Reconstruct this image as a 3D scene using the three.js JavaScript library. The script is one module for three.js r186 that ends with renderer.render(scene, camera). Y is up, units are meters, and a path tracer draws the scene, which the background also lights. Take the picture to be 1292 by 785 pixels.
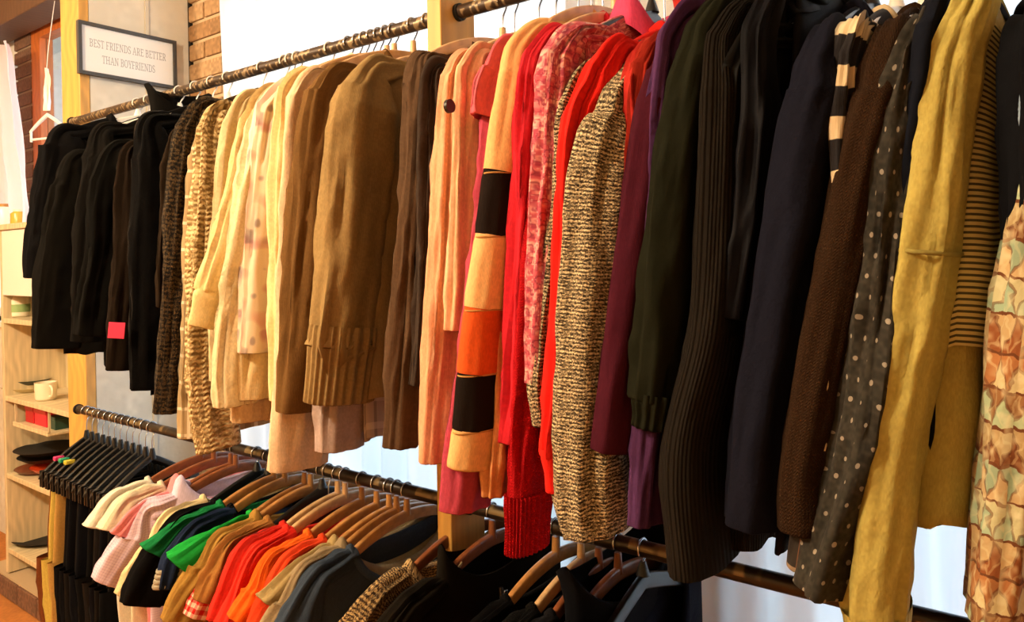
import * as THREE from 'three';
import { RoundedBoxGeometry } from 'three/addons/geometries/RoundedBoxGeometry.js';
import { mergeGeometries } from 'three/addons/utils/BufferGeometryUtils.js';
import { RectAreaLightUniformsLib } from 'three/addons/lights/RectAreaLightUniformsLib.js';
import { createNoise2D, createNoise3D } from 'simplex-noise';

// ---------------------------------------------------------------- camera, sky, exposure
const W = 1292, H = 785, FOCAL = 940, EYE = 1.45;
const PX = 646, PY = 321;                              // principal point in the photograph
const HEADING = Math.atan2(1233, FOCAL);               // angle between the view and the rails
const ROLL = 1.2 * Math.PI / 180;
const scene = new THREE.Scene();
const camera = new THREE.PerspectiveCamera(2 * Math.atan(H / 2 / FOCAL) * 180 / Math.PI, W / H, 0.05, 60);
const fwd = new THREE.Vector3(-Math.cos(HEADING), 0, -Math.sin(HEADING));
const rgt = new THREE.Vector3(-fwd.z, 0, fwd.x);
const camRight = rgt.clone().multiplyScalar(Math.cos(ROLL)).add(new THREE.Vector3(0, -Math.sin(ROLL), 0));
const camUp = rgt.clone().multiplyScalar(Math.sin(ROLL)).add(new THREE.Vector3(0, Math.cos(ROLL), 0));
camera.position.set(0, EYE, 0);
camera.up.copy(camUp);
camera.lookAt(fwd.x, EYE, fwd.z);
camera.setViewOffset(W, H, 0, H / 2 - PY, W, H);
camera.updateProjectionMatrix();

const renderer = new THREE.WebGLRenderer();
renderer.toneMapping = THREE.LinearToneMapping;
renderer.toneMappingExposure = 1.0;
renderer.shadowMap.enabled = true;
scene.background = new THREE.Color().setRGB(0.76, 0.90, 1.0);   // overcast daylight
scene.backgroundIntensity = 3.6;
RectAreaLightUniformsLib.init();

// ---------------------------------------------------------------- helpers
let seedState = 20240611;
function rnd() { seedState = (seedState * 1664525 + 1013904223) >>> 0; return seedState / 4294967296; }
const n2 = createNoise2D(rnd), n3 = createNoise3D(rnd);
const V = (x, y, z) => new THREE.Vector3(x, y, z);
const clamp = (x, a = 0, b = 1) => Math.min(b, Math.max(a, x));
const sstep = (a, b, x) => { const t = clamp((x - a) / (b - a)); return t * t * (3 - 2 * t); };
const lerp = (a, b, t) => a + (b - a) * t;
const spow = (c, p) => Math.sign(c) * Math.pow(Math.abs(c), p);

function ray(px, py) {
  const a = (px - PX) / FOCAL, b = (PY - py) / FOCAL;
  return fwd.clone().addScaledVector(camRight, a).addScaledVector(camUp, b);
}
function atZ(px, py, z) { const d = ray(px, py); const t = z / d.z; return V(d.x * t, EYE + d.y * t, z); }
function atX(px, py, x) { const d = ray(px, py); const t = x / d.x; return V(x, EYE + d.y * t, d.z * t); }

const taken = {};
function numbered(name) {
  const k = taken[name] = (taken[name] ?? -1) + 1;
  return k ? `${name}_${String(k).padStart(3, '0')}` : name;
}
function tag(o, label, category, group) {
  o.userData.label = label; o.userData.category = category;
  if (group) o.userData.group = group;
  return o;
}
function thing(name, label, category, pos = V(0, 0, 0), group) {
  const g = new THREE.Group(); g.name = numbered(name); g.position.copy(pos); scene.add(g);
  return tag(g, label, category, group);
}
function part(name, geo, mat, parent, label) {
  const m = new THREE.Mesh(geo, mat); m.name = name; m.castShadow = m.receiveShadow = true;
  if (label) m.userData.label = label;
  parent.add(m); return m;
}
function struct(name, geo, mat, parent = scene) {
  const m = new THREE.Mesh(geo, mat); m.name = name; m.castShadow = m.receiveShadow = true;
  if (parent === scene) m.userData.kind = 'structure';
  parent.add(m); return m;
}
function boxAt(x0, x1, y0, y1, z0, z1, r = 0) {
  const g = r ? new RoundedBoxGeometry(x1 - x0, y1 - y0, z1 - z0, 2, r) : new THREE.BoxGeometry(x1 - x0, y1 - y0, z1 - z0);
  // uv in metres from the position
  g.translate((x0 + x1) / 2, (y0 + y1) / 2, (z0 + z1) / 2);
  const p = g.attributes.position, n = g.attributes.normal, uv = g.attributes.uv;
  for (let i = 0; i < p.count; i++) {
    const ax = Math.abs(n.getX(i)), ay = Math.abs(n.getY(i)), az = Math.abs(n.getZ(i));
    if (ay > ax && ay > az) uv.setXY(i, p.getX(i), p.getZ(i));
    else if (ax > az) uv.setXY(i, p.getZ(i), p.getY(i));
    else uv.setXY(i, p.getX(i), p.getY(i));
  }
  return g;
}
// a grid surface: f(i, j) -> [x, y, z, u, v]; closed joins the last column to the first
function grid(nr, nc, f, closed = false) {
  const pos = [], uv = [], idx = [];
  for (let i = 0; i <= nr; i++) for (let j = 0; j <= nc; j++) {
    const q = f(i, j); pos.push(q[0], q[1], q[2]); uv.push(q[3] ?? 0, q[4] ?? 0);
  }
  const w = nc + 1;
  for (let i = 0; i < nr; i++) for (let j = 0; j < nc; j++) {
    const a = i * w + j, b = a + 1, c = a + w, d = c + 1;
    idx.push(a, c, b, b, c, d);
  }
  const g = new THREE.BufferGeometry();
  g.setAttribute('position', new THREE.Float32BufferAttribute(pos, 3));
  g.setAttribute('uv', new THREE.Float32BufferAttribute(uv, 2));
  g.setIndex(idx); g.computeVertexNormals();
  if (closed) {
    const n = g.attributes.normal, t = V(), s = V();
    for (let i = 0; i <= nr; i++) {
      const a = i * w, b = a + nc;
      t.fromBufferAttribute(n, a).add(s.fromBufferAttribute(n, b)).normalize();
      n.setXYZ(a, t.x, t.y, t.z); n.setXYZ(b, t.x, t.y, t.z);
    }
  }
  return g;
}
function tubeGeo(points, r, seg = 24, rad = 8) {
  return new THREE.TubeGeometry(new THREE.CatmullRomCurve3(points, false, 'centripetal'), seg, r, rad, false);
}
function merge(list) { return mergeGeometries(list.map((g) => { const h = g.index ? g.toNonIndexed() : g; return h; })); }

// ---------------------------------------------------------------- textures
function tex(size, f, tile, { color = true, h = size } = {}) {
  const d = new Uint8Array(size * h * 4);
  for (let y = 0; y < h; y++) for (let x = 0; x < size; x++) {
    const c = f(x / size, y / h, x, y), k = (y * size + x) * 4;
    const [r, g, b] = Array.isArray(c) ? c : [c, c, c];
    d[k] = clamp(r) * 255; d[k + 1] = clamp(g) * 255; d[k + 2] = clamp(b) * 255; d[k + 3] = 255;
  }
  const t = new THREE.DataTexture(d, size, h);
  t.magFilter = THREE.LinearFilter; t.minFilter = THREE.LinearMipmapLinearFilter; t.generateMipmaps = true;
  t.wrapS = t.wrapT = THREE.RepeatWrapping; t.repeat.set(1 / tile, 1 / tile);
  if (color) t.colorSpace = THREE.SRGBColorSpace;
  t.needsUpdate = true; return t;
}
// periodic value noise on [0,1)^2
function pnoise(seed) {
  const N = 64, tab = new Float32Array(N * N); let s = seed * 7919 + 17;
  for (let i = 0; i < N * N; i++) { s = (s * 1664525 + 1013904223) >>> 0; tab[i] = s / 4294967296; }
  return (u, v, fu, fv = fu) => {
    const x = ((u % 1) + 1) % 1 * fu, y = ((v % 1) + 1) % 1 * fv, x0 = Math.floor(x), y0 = Math.floor(y);
    let tx = x - x0, ty = y - y0; tx = tx * tx * (3 - 2 * tx); ty = ty * ty * (3 - 2 * ty);
    const g = (i, j) => tab[((j % fv) * 31 + (i % fu) * 7 + (i % fu) * (j % fv)) % (N * N)];
    return lerp(lerp(g(x0, y0), g(x0 + 1, y0), tx), lerp(g(x0, y0 + 1), g(x0 + 1, y0 + 1), tx), ty);
  };
}
const pA = pnoise(3), pB = pnoise(11), pC = pnoise(29);
const hex = (h) => { const c = new THREE.Color(h); const t = {}; c.getRGB(t, THREE.SRGBColorSpace); return [t.r, t.g, t.b]; };
const mix3 = (a, b, t) => [lerp(a[0], b[0], t), lerp(a[1], b[1], t), lerp(a[2], b[2], t)];

const T = {};
T.heather = tex(256, (u, v) => 0.88 + 0.09 * pA(u, v, 64, 32) + 0.03 * pB(u, v, 9, 7), 0.11);
T.weaveB = tex(128, (u, v) => 0.5 + 0.25 * Math.sin(u * 2 * Math.PI * 32) * Math.sin(v * 2 * Math.PI * 32) + 0.25 * pA(u, v, 40), 0.05, { color: false });
T.jerseyB = tex(256, (u, v) => 0.35 + 0.2 * Math.sin(u * 2 * Math.PI * 48) + 0.35 * pA(u, v, 30, 20) + 0.2 * pB(u, v, 60), 0.1, { color: false });
T.knitB = tex(256, (u, v) => { const c = u * 20, k = c - Math.floor(c), r = v * 26 + Math.abs(k - 0.5) * 1.4; return clamp(0.5 + 0.4 * Math.sin(r * 2 * Math.PI) * (1 - Math.pow(Math.abs(k - 0.5) * 2, 4)) - 0.3 * Math.pow(Math.abs(k - 0.5) * 2, 6) + 0.2 * (pA(u, v, 40) - 0.5)); }, 0.1, { color: false });
T.chunkB = tex(256, (u, v) => { const c = u * 7, k = c - Math.floor(c), r = v * 11 + Math.abs(k - 0.5) * 1.3; return clamp(0.5 + 0.45 * Math.sin(r * 2 * Math.PI) * (1 - Math.pow(Math.abs(k - 0.5) * 2, 4)) - 0.35 * Math.pow(Math.abs(k - 0.5) * 2, 6) + 0.25 * (pA(u, v, 40) - 0.5)); }, 0.12, { color: false });
T.ribB = tex(128, (u, v) => clamp(0.5 + 0.5 * Math.sin(u * 2 * Math.PI * 14)) * 0.9 + 0.1 * pA(u, v, 40), 0.1, { color: false });
T.fleeceB = tex(256, (u, v) => 0.4 * pA(u, v, 50) + 0.6 * pB(u, v, 22), 0.1, { color: false });
T.wideRibB = tex(128, (u, v) => Math.pow(Math.abs(Math.sin(u * Math.PI * 8)), 0.6) * 0.85 + 0.15 * pA(u, v, 40), 0.12, { color: false });

const marl = (a, b, c, tile, fu = 42, fv = 20, k = 2.4) => { const A = hex(a), B = hex(b), C = hex(c); return tex(256, (u, v) => { const s = pA(u, v + 0.02 * pB(u, v, 8), fu, fv) * 0.6 + pB(u, v, 60, 50) * 0.4 + 0.16 * Math.sin(v * 2 * Math.PI * 10 + 3 * pC(u, v, 6)); const m = clamp((s - 0.5) * k + 0.5); return mix3(mix3(A, B, m), C, clamp((pC(u, v, 50) - 0.72) * 3)); }, tile); };
T.marl = marl('#241c14', '#d6c39c', '#6d5a3c', 0.05, 22, 44, 1.7);
T.tweed = marl('#15110d', '#5f5240', '#8a7a5e', 0.09);
T.creamKnit = marl('#8f7a58', '#e9dcbd', '#cbb890', 0.12, 20, 30);
T.marlBrown = marl('#33241a', '#b59868', '#6a4f2a', 0.05, 30, 36, 3);
T.plaidCream = tex(128, (u, v) => { let c = hex('#b09a74'); const l = (t, w) => Math.abs(t - 0.5) < w; if (l(u, 0.06) || l(v, 0.06)) c = mix3(c, hex('#efe5cc'), 0.8); if (l((u + 0.25) % 1, 0.1)) c = mix3(c, hex('#7c6647'), 0.5); return c; }, 0.055);
T.gingham = tex(64, (u, v) => { const a = u < 0.5 ? 1 : 0, b = v < 0.5 ? 1 : 0; return mix3(hex('#f2dcc8'), hex('#c01a12'), (a + b) / 2); }, 0.018);
T.checkLilac = tex(64, (u, v) => { const a = u < 0.22 ? 1 : 0, b = v < 0.22 ? 1 : 0; return mix3(hex('#d5bfcf'), hex('#b79cb8'), (a + b) * 0.5); }, 0.006);
T.dots = tex(256, (u, v) => { let m = 0; for (let i = 0; i < 4; i++) for (let j = 0; j < 4; j++) { const cx = (i + 0.5 + (j % 2) * 0.5) / 4 + 0.02 * Math.sin(i * 5 + j * 3), cy = (j + 0.5) / 4; for (const o of [-1, 0, 1]) { const dx = (u - cx + o), dy = (v - cy); if (Math.hypot(dx, dy) < 0.028 + 0.008 * Math.sin(i * 7 + j)) m = 1; } } return mix3(mix3(hex('#35322c'), hex('#211f1b'), pA(u, v, 20)), hex('#a79d8e'), m * 0.75); }, 0.085);
T.floralPink = tex(256, (u, v) => { const a = pA(u, v, 9, 11), b = pB(u, v, 13, 10), c = pC(u, v, 22, 18); let k = mix3(hex('#b8505c'), hex('#e0a294'), clamp((a - 0.35) * 2.2)); k = mix3(k, hex('#6e2436'), clamp(1 - Math.abs(b - 0.5) / 0.12) * 0.75); k = mix3(k, hex('#8d2f45'), clamp((c - 0.55) * 4) * 0.7); return mix3(k, hex('#d8c0b4'), clamp((pB(u, v, 30) - 0.7) * 4) * 0.6); }, 0.085);
T.floralWhite = tex(256, (u, v) => { let k = hex('#eadfce'); const a = pA(u, v, 9, 8), b = pB(u, v, 15, 13), c = pC(u, v, 9, 8); k = mix3(k, hex('#dcaea4'), clamp((a - 0.66) * 6) * (0.4 + 0.6 * b)); k = mix3(k, hex('#6d5f68'), clamp((b * 0.6 + c * 0.4 - 0.68) * 9) * 0.5); k = mix3(k, hex('#c08a94'), clamp((c - 0.8) * 8) * 0.6); return k; }, 0.22);
T.stripeNavy = tex(64, (u, v) => (v < 0.42 ? hex('#c9b694') : hex('#1d1b1e')), 0.055);
T.aztec = tex(512, (u, v) => {
  const v1 = v + 0.02 * (pA(u, v, 18) - 0.5) + 0.02 * (pC(u, v, 40) - 0.5), u1 = u + 0.035 * (pB(u, v, 16) - 0.5) + 0.02 * (pA(u, v, 40) - 0.5);
  const row = (v1 + 1) * 6, r = Math.floor(row), f = row - r, n = 0.03 * (pA(u, v, 40) - 0.5);
  const tri = Math.abs(((u1 * 7 + 7 + (r % 2) * 0.5) % 1) - 0.5) * 2;
  const base = ['#cdb68d', '#8d4f2c', '#9fb199', '#c7a57c', '#7a4527', '#aab494'][r % 6];
  let k = hex(base);
  if (tri + n * 4 < f) k = mix3(k, hex(['#a8643a', '#c9ae84', '#cdbd96', '#8fa58f', '#b9a078', '#8d5632'][r % 6]), 0.85);
  if (Math.abs(tri - f) < 0.12 + n) k = mix3(k, hex('#5b3320'), 0.5);
  if (Math.abs(tri - (1 - f)) < 0.08) k = mix3(k, hex('#d8caa4'), 0.35);
  if (f < 0.09) k = hex('#6b3c22');
  return mix3(k, mix3(k, hex('#e0d2b0'), 0.6), clamp((pB(u, v, 30) - 0.45) * 2));
}, 0.21);
T.ribStripe = tex(32, (u, v) => mix3(hex('#c2b474'), hex('#4a452c'), sstep(0.5, 0.66, Math.abs(v - 0.5) * 2)), 0.0062);
T.plaidGrey = tex(128, (u, v) => { let c = hex('#a1938d'); if (u < 0.2) c = mix3(c, hex('#6d625e'), 0.6); if (v < 0.25) c = mix3(c, hex('#c9bdb6'), 0.5); return c; }, 0.05);
T.tartan = tex(128, (u, v) => { let c = hex('#2b2622'); if (u < 0.25) c = mix3(c, hex('#8c5b40'), 0.7); if (v < 0.2) c = mix3(c, hex('#bfa180'), 0.55); return c; }, 0.06);
T.woodGrain = tex(256, (u, v) => { const s = pA(u, v, 3, 3) * 2 + u * 9 + 0.6 * pB(u, v, 6, 2); return 0.88 + 0.035 * Math.sin(s * 2 * Math.PI) + 0.08 * pC(u, v, 60, 5); }, 0.35);
T.plaster = tex(256, (u, v) => 0.9 + 0.1 * pA(u, v, 12) * pB(u, v, 40), 0.8);
T.rough = tex(256, (u, v) => 0.5 * pA(u, v, 16) + 0.5 * pB(u, v, 60), 0.5, { color: false });
T.worn = tex(256, (u, v) => { const w = clamp((pA(u, v, 14, 26) - 0.52) * 6); return mix3(hex('#3b2c20'), hex('#a08a68'), w * 0.8); }, 0.2);
T.wornDark = tex(256, (u, v) => { const w = clamp((pB(u, v, 8, 20) - 0.72) * 7); return mix3(hex('#2c2118'), hex('#8d7650'), w * 0.8); }, 0.3);
T.brickC = tex(128, (u, v) => 0.78 + 0.22 * pA(u, v, 20), 0.2);
T.carpet = tex(256, (u, v) => mix3(hex('#9a5f2b'), hex('#c07a38'), 0.5 * pA(u, v, 9) + 0.5 * pB(u, v, 60)), 0.5);

// ---------------------------------------------------------------- materials
const BUMP = { weave: ['weaveB', 0.0003], jersey: ['jerseyB', 0.00035], knit: ['knitB', 0.001], chunk: ['chunkB', 0.0022], rib: ['ribB', 0.0016], wideRib: ['wideRibB', 0.003], fleece: ['fleeceB', 0.0006] };
const matCache = {};
function cloth(color, kind = 'jersey', map = 'heather', o = {}) {
  const key = color + kind + map + JSON.stringify(o);
  if (matCache[key]) return matCache[key];
  const m = new THREE.MeshPhysicalMaterial({ color, map: map ? T[map] : null, roughness: 0.92, side: THREE.DoubleSide, sheen: new THREE.Color(color).getHSL({}).l > 0.2 || map !== 'heather' ? 0.15 : 0.03, sheenRoughness: 0.6, sheenColor: new THREE.Color(color).lerp(new THREE.Color('#ffffff'), 0.3), specularIntensity: new THREE.Color(color).getHSL({}).l > 0.2 ? 0.4 : 0.12, ...o });
  if (BUMP[kind]) { m.bumpMap = T[BUMP[kind][0]]; m.bumpScale = BUMP[kind][1]; }
  return (matCache[key] = m);
}
function std(color, o = {}) { return new THREE.MeshStandardMaterial({ color, roughness: 0.6, side: THREE.DoubleSide, ...o }); }
const M = {
  wall: std('#e6e0d2', { map: T.plaster, roughness: 0.9, bumpMap: T.rough, bumpScale: 0.001 }),
  wallWarm: std('#c9b488', { map: T.plaster, roughness: 0.9 }),
  ceiling: std('#efe6d4', { roughness: 0.95 }),
  floor: std('#ffffff', { map: T.carpet, roughness: 0.95 }),
  post: std('#d9a452', { map: T.woodGrain, roughness: 0.5 }),
  shelf: std('#dcc9a0', { map: T.woodGrain, roughness: 0.55 }),
  brick: std('#a9825a', { map: T.brickC, roughness: 0.9, bumpMap: T.rough, bumpScale: 0.002 }),
  brickDark: std('#7a5640', { map: T.brickC, roughness: 0.9, bumpMap: T.rough, bumpScale: 0.003 }),
  mortar: std('#b59d7c', { roughness: 0.95 }),
  orangeWood: std('#c2682c', { map: T.woodGrain, roughness: 0.45 }),
  darkWood: std('#6b4a32', { map: T.woodGrain, roughness: 0.7 }),
  whiteFrame: std('#eeeeea', { roughness: 0.4 }),
  curtain: new THREE.MeshPhysicalMaterial({ color: '#f6f6fa', roughness: 0.8, transmission: 0.6, thickness: 0, side: THREE.DoubleSide, specularIntensity: 0.1 }),
  curtainPink: new THREE.MeshPhysicalMaterial({ color: '#f6e2e0', roughness: 0.9, transmission: 0.5, thickness: 0, side: THREE.DoubleSide, specularIntensity: 0.1 }),
  glass: new THREE.MeshPhysicalMaterial({ color: '#f4fbff', roughness: 0.02, transmission: 1, thickness: 0 }),
  railTop: std('#ffffff', { map: T.worn, roughness: 0.42, metalness: 0.35 }),
  railLow: std('#ffffff', { map: T.wornDark, roughness: 0.35, metalness: 0.35 }),
  steel: std('#b9bcc2', { roughness: 0.25, metalness: 0.95 }),
  darkSteel: std('#55565c', { roughness: 0.35, metalness: 0.9 }),
  black: std('#0b0a0a', { roughness: 0.38 }),
  blackMatt: std('#15130f', { roughness: 0.7 }),
  woodA: std('#b9834a', { map: T.woodGrain, roughness: 0.35 }),
  woodB: std('#d7ae7c', { map: T.woodGrain, roughness: 0.4 }),
  woodC: std('#8a4f2c', { map: T.woodGrain, roughness: 0.35 }),
  whitePlastic: std('#ece9e2', { roughness: 0.35 }),
  frameDark: std('#3b3a3a', { roughness: 0.45 }),
  pinkTag: std('#ee3458', { roughness: 0.8 }),
};

// ---------------------------------------------------------------- layout of the place
const X_END = -2.66;                       // face of the end partition
const RAIL_Z = (() => { const p = atZ(571, 20, -1), q = atZ(571, 632, -1); return -0.95 / (p.y - q.y); })();
const TOP_Y = atZ(571, 18, RAIL_Z).y, LOW_Y = atZ(571, 633, RAIL_Z).y;
const WIN_Z = RAIL_Z - 0.43, CUR_Z = RAIL_Z - 0.355, CEIL = 2.75, X_LEFT = -5.2, X_RIGHT = 1.6, Z_BACK = 2.6;
console.log('rail z', RAIL_Z.toFixed(3), 'top', TOP_Y.toFixed(3), 'low', LOW_Y.toFixed(3));

// floor, ceiling, walls
struct('floor', boxAt(X_LEFT, X_RIGHT, -0.1, 0, WIN_Z - 0.3, Z_BACK), M.floor);
struct('ceiling', boxAt(X_LEFT - 0.1, X_RIGHT + 0.1, CEIL, CEIL + 0.1, WIN_Z - 0.3, Z_BACK + 0.1), M.ceiling);
struct('wall_left', boxAt(X_LEFT - 0.1, X_LEFT, 0, CEIL, WIN_Z - 0.3, Z_BACK + 0.1), M.wallWarm);
struct('wall_right', boxAt(X_RIGHT, X_RIGHT + 0.1, 0, CEIL, WIN_Z - 0.3, Z_BACK + 0.1), M.wallWarm);
struct('wall_front', boxAt(X_LEFT, X_RIGHT, 0, CEIL, Z_BACK, Z_BACK + 0.1), M.wallWarm);
// the window wall, with three openings
const WY0 = 0.45, WY1 = 2.5;
const openings = [[-5.12, -4.32, 1.15, 2.5], [-4.13, -3.1, 1.25, 2.66], [-2.44, -0.98, WY0, WY1], [-0.52, 1.3, WY0, WY1]];
{
  const z0 = WIN_Z - 0.28, z1 = WIN_Z, gs = [];
  const xs = [X_LEFT, ...openings.flatMap((o) => [o[0], o[1]]), X_RIGHT];
  for (let k = 0; k < xs.length; k += 2) gs.push(boxAt(xs[k], xs[k + 1], 0, CEIL, z0, z1));
  for (const [a, b, y0, y1] of openings) { gs.push(boxAt(a, b, 0, y0, z0, z1)); gs.push(boxAt(a, b, y1, CEIL, z0, z1)); }
  struct('wall_back', merge(gs), M.wall);
}
// window frames and panes
openings.forEach(([a, b, y0, y1], k) => {
  const m = k !== 1 ? M.whiteFrame : M.orangeWood, z0 = k === 1 ? WIN_Z - 0.05 : WIN_Z - 0.2, z1 = z0 + 0.06, f = k !== 1 ? 0.05 : 0.1;
  const g = new THREE.Group(); g.name = `window_${k + 1}`; g.userData.kind = 'structure'; scene.add(g);
  part('window_frame', merge([boxAt(a, a + f, y0, y1, z0, z1), boxAt(b - f, b, y0, y1, z0, z1), boxAt(a + f, b - f, y0, y0 + f, z0, z1), boxAt(a + f, b - f, y1 - f, y1, z0, z1)]), m, g);
  part('window_pane', boxAt(a + f, b - f, y0 + f, y1 - f, (z0 + z1) / 2 - 0.002, (z0 + z1) / 2 + 0.002), M.glass, g);
  part('window_sill', boxAt(a - 0.02, b + 0.02, y0 - 0.03, y0, WIN_Z - 0.14, WIN_Z + 0.03, 0.005), m, g);
});
// paved yard outside, seen through the glass
struct('ground_outside', boxAt(-9, 6, -0.3, -0.15, -12, WIN_Z - 0.3), std('#b8b6b0', { roughness: 0.9 }));
// end partition carrying the rails
struct('wall_partition', boxAt(X_END - 0.12, X_END, 0, CEIL, WIN_Z, -1.15), M.wall);
{
  const g = new THREE.Group(); g.name = 'trim_1'; g.userData.kind = 'structure'; scene.add(g);
  part('panel_strip', boxAt(X_END, X_END + 0.006, 0, CEIL, -1.352, -1.340), std('#cfc6b4'), g);
  part('panel_strip', boxAt(X_END, X_END + 0.012, 0, CEIL, WIN_Z + 0.001, WIN_Z + 0.016), M.blackMatt, g);
}
// yellow pine post at the end of the partition
tag(struct('partition_post', boxAt(X_END - 0.14, X_END, 0, CEIL, -1.149, -1.116, 0.003), M.post), 'tall pale pine board at the end of the white partition', 'post').userData.kind = undefined;
// brick pier between partition and window, built brick by brick
{
  const g = new THREE.Group(); g.name = 'wall_pier'; g.userData.kind = 'structure'; scene.add(g);
  part('mortar', boxAt(X_END + 0.02, -2.44, 0.0, CEIL, WIN_Z - 0.001, WIN_Z + 0.008), M.mortar, g);
  const bg = boxAt(-0.108, 0.108, -0.03, 0.03, 0, 0.016, 0.004), bh = boxAt(-0.05, 0.05, -0.03, 0.03, 0, 0.016, 0.004);
  const tones = ['#b08a60', '#a27a50', '#bb966c'].map((c) => std(c, { map: T.brickC, roughness: 0.9 }));
  for (let r = 0; r < 37; r++) {
    const y = 0.04 + r * 0.073;
    if (r % 2) { const b = part('brick', bg, tones[r % 3], g); b.position.set(-2.553, y, WIN_Z); }
    else for (const x of [-2.607, -2.498]) { const b = part('brick', bh, tones[(r + (x > -2.55 ? 1 : 0)) % 3], g); b.position.set(x, y, WIN_Z); }
  }
}

// ---------------------------------------------------------------- lamps of the shop (warm, on the ceiling)
function ceilingLamp(x, z, power, label, col = '#ffe4bd') {
  const t = thing('ceiling_lamp', label, 'lamp', V(x, CEIL, z));
  part('lamp_base', new THREE.CylinderGeometry(0.06, 0.06, 0.03, 24).translate(0, -0.015, 0), M.whitePlastic, t);
  part('lamp_stem', new THREE.CylinderGeometry(0.01, 0.01, 0.14, 12).translate(0, -0.1, 0), M.whitePlastic, t);
  const bulb = part('bulb', new THREE.SphereGeometry(0.07, 24, 16).translate(0, -0.22, 0), new THREE.MeshStandardMaterial({ color: '#ffffff', emissive: col, emissiveIntensity: 4 }), t);
  bulb.castShadow = false;
  const l = new THREE.PointLight(col, power, 0, 2); l.position.set(0, -0.22, 0); l.castShadow = true; l.shadow.radius = 3.5; t.add(l);
}
ceilingLamp(-2.9, 0.7, 14, 'round warm ceiling bulb over the aisle facing the dark jackets');
ceilingLamp(-1.35, 0.75, 12.5, 'round warm ceiling bulb over the aisle facing the red clothes');
// ---------------------------------------------------------------- rack: posts, rails, curtains
const POST_X = atZ(575, 300, RAIL_Z).x;
{
  const t = thing('rack_post', 'upright pine post between the two halves of the clothes rack', 'post', V(POST_X, 0, RAIL_Z));
  part('upright', boxAt(-0.018, 0.018, 0, CEIL, -0.05, 0.05, 0.003), M.post, t);
}
function rail(x0, x1, y, r, mat, label) {
  const t = thing('clothes_rail', label, 'rail', V(x0, y, RAIL_Z), 'rails of the clothes rack');
  const g = new THREE.CylinderGeometry(r, r, x1 - x0, 24, 1).rotateZ(Math.PI / 2).translate((x1 - x0) / 2, 0, 0);
  const uv = g.attributes.uv; for (let i = 0; i < uv.count; i++) uv.setXY(i, uv.getX(i) * 0.1, uv.getY(i) * (x1 - x0));
  part('tube', g, mat, t);
  for (const x of [0.004, x1 - x0 - 0.004]) part('end_flange', new THREE.CylinderGeometry(r * 1.25, r * 1.25, 0.008, 24).rotateZ(Math.PI / 2).translate(x, 0, 0), M.blackMatt, t);
}
const R_TOP = 0.0135, R_LOW = 0.0135;
rail(X_END, POST_X - 0.018, TOP_Y, R_TOP, M.railTop, 'worn upper metal rail from the white partition to the post');
rail(POST_X + 0.018, X_RIGHT, TOP_Y, R_TOP, M.railTop, 'upper metal rail holding the red and dark clothes');
rail(X_END, POST_X - 0.018, LOW_Y, R_LOW, M.railLow, 'lower metal rail crowded with hangers and short shirts');
rail(POST_X + 0.018, X_RIGHT, LOW_Y, R_LOW, M.railLow, 'bare lower metal rail beside the black jackets');

function curtain(name, x0, x1, y0, y1, z, folds, amp, mat, label, seed) {
  const w = x1 - x0, nc = Math.round(w * 130);
  const g = grid(24, nc, (i, j) => {
    const t = i / 24, s = j / nc, y = lerp(y1, y0, t);
    const p = s * w * folds + 0.5 * n2(s * w * 1.3, seed);
    const x = x0 + s * w + 0.01 * n2(s * 6, t * 2 + seed);
    return [x, y, z + amp * (Math.sin(p * 2 * Math.PI) * (0.55 + 0.35 * n2(s * w * 3, seed + 4 + t * 0.4)) + 0.5 * n2(s * w * 5, t * 0.8 + seed)), s * w, y];
  });
  const m = part(name, g, mat, scene); m.name = numbered(name); tag(m, label, 'curtain', 'sheer curtains at the windows');
}
curtain('sheer_curtain', -2.34, -1.13, 0.06, 2.68, CUR_Z, 9, 0.03, M.curtain, 'sheer white curtain behind the pale and brown clothes', 1.7);
curtain('sheer_curtain', -1.12, 1.5, 0.06, 2.68, CUR_Z, 11, 0.034, M.curtain, 'sheer white curtain behind the red, black and yellow clothes', 8.1);

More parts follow.
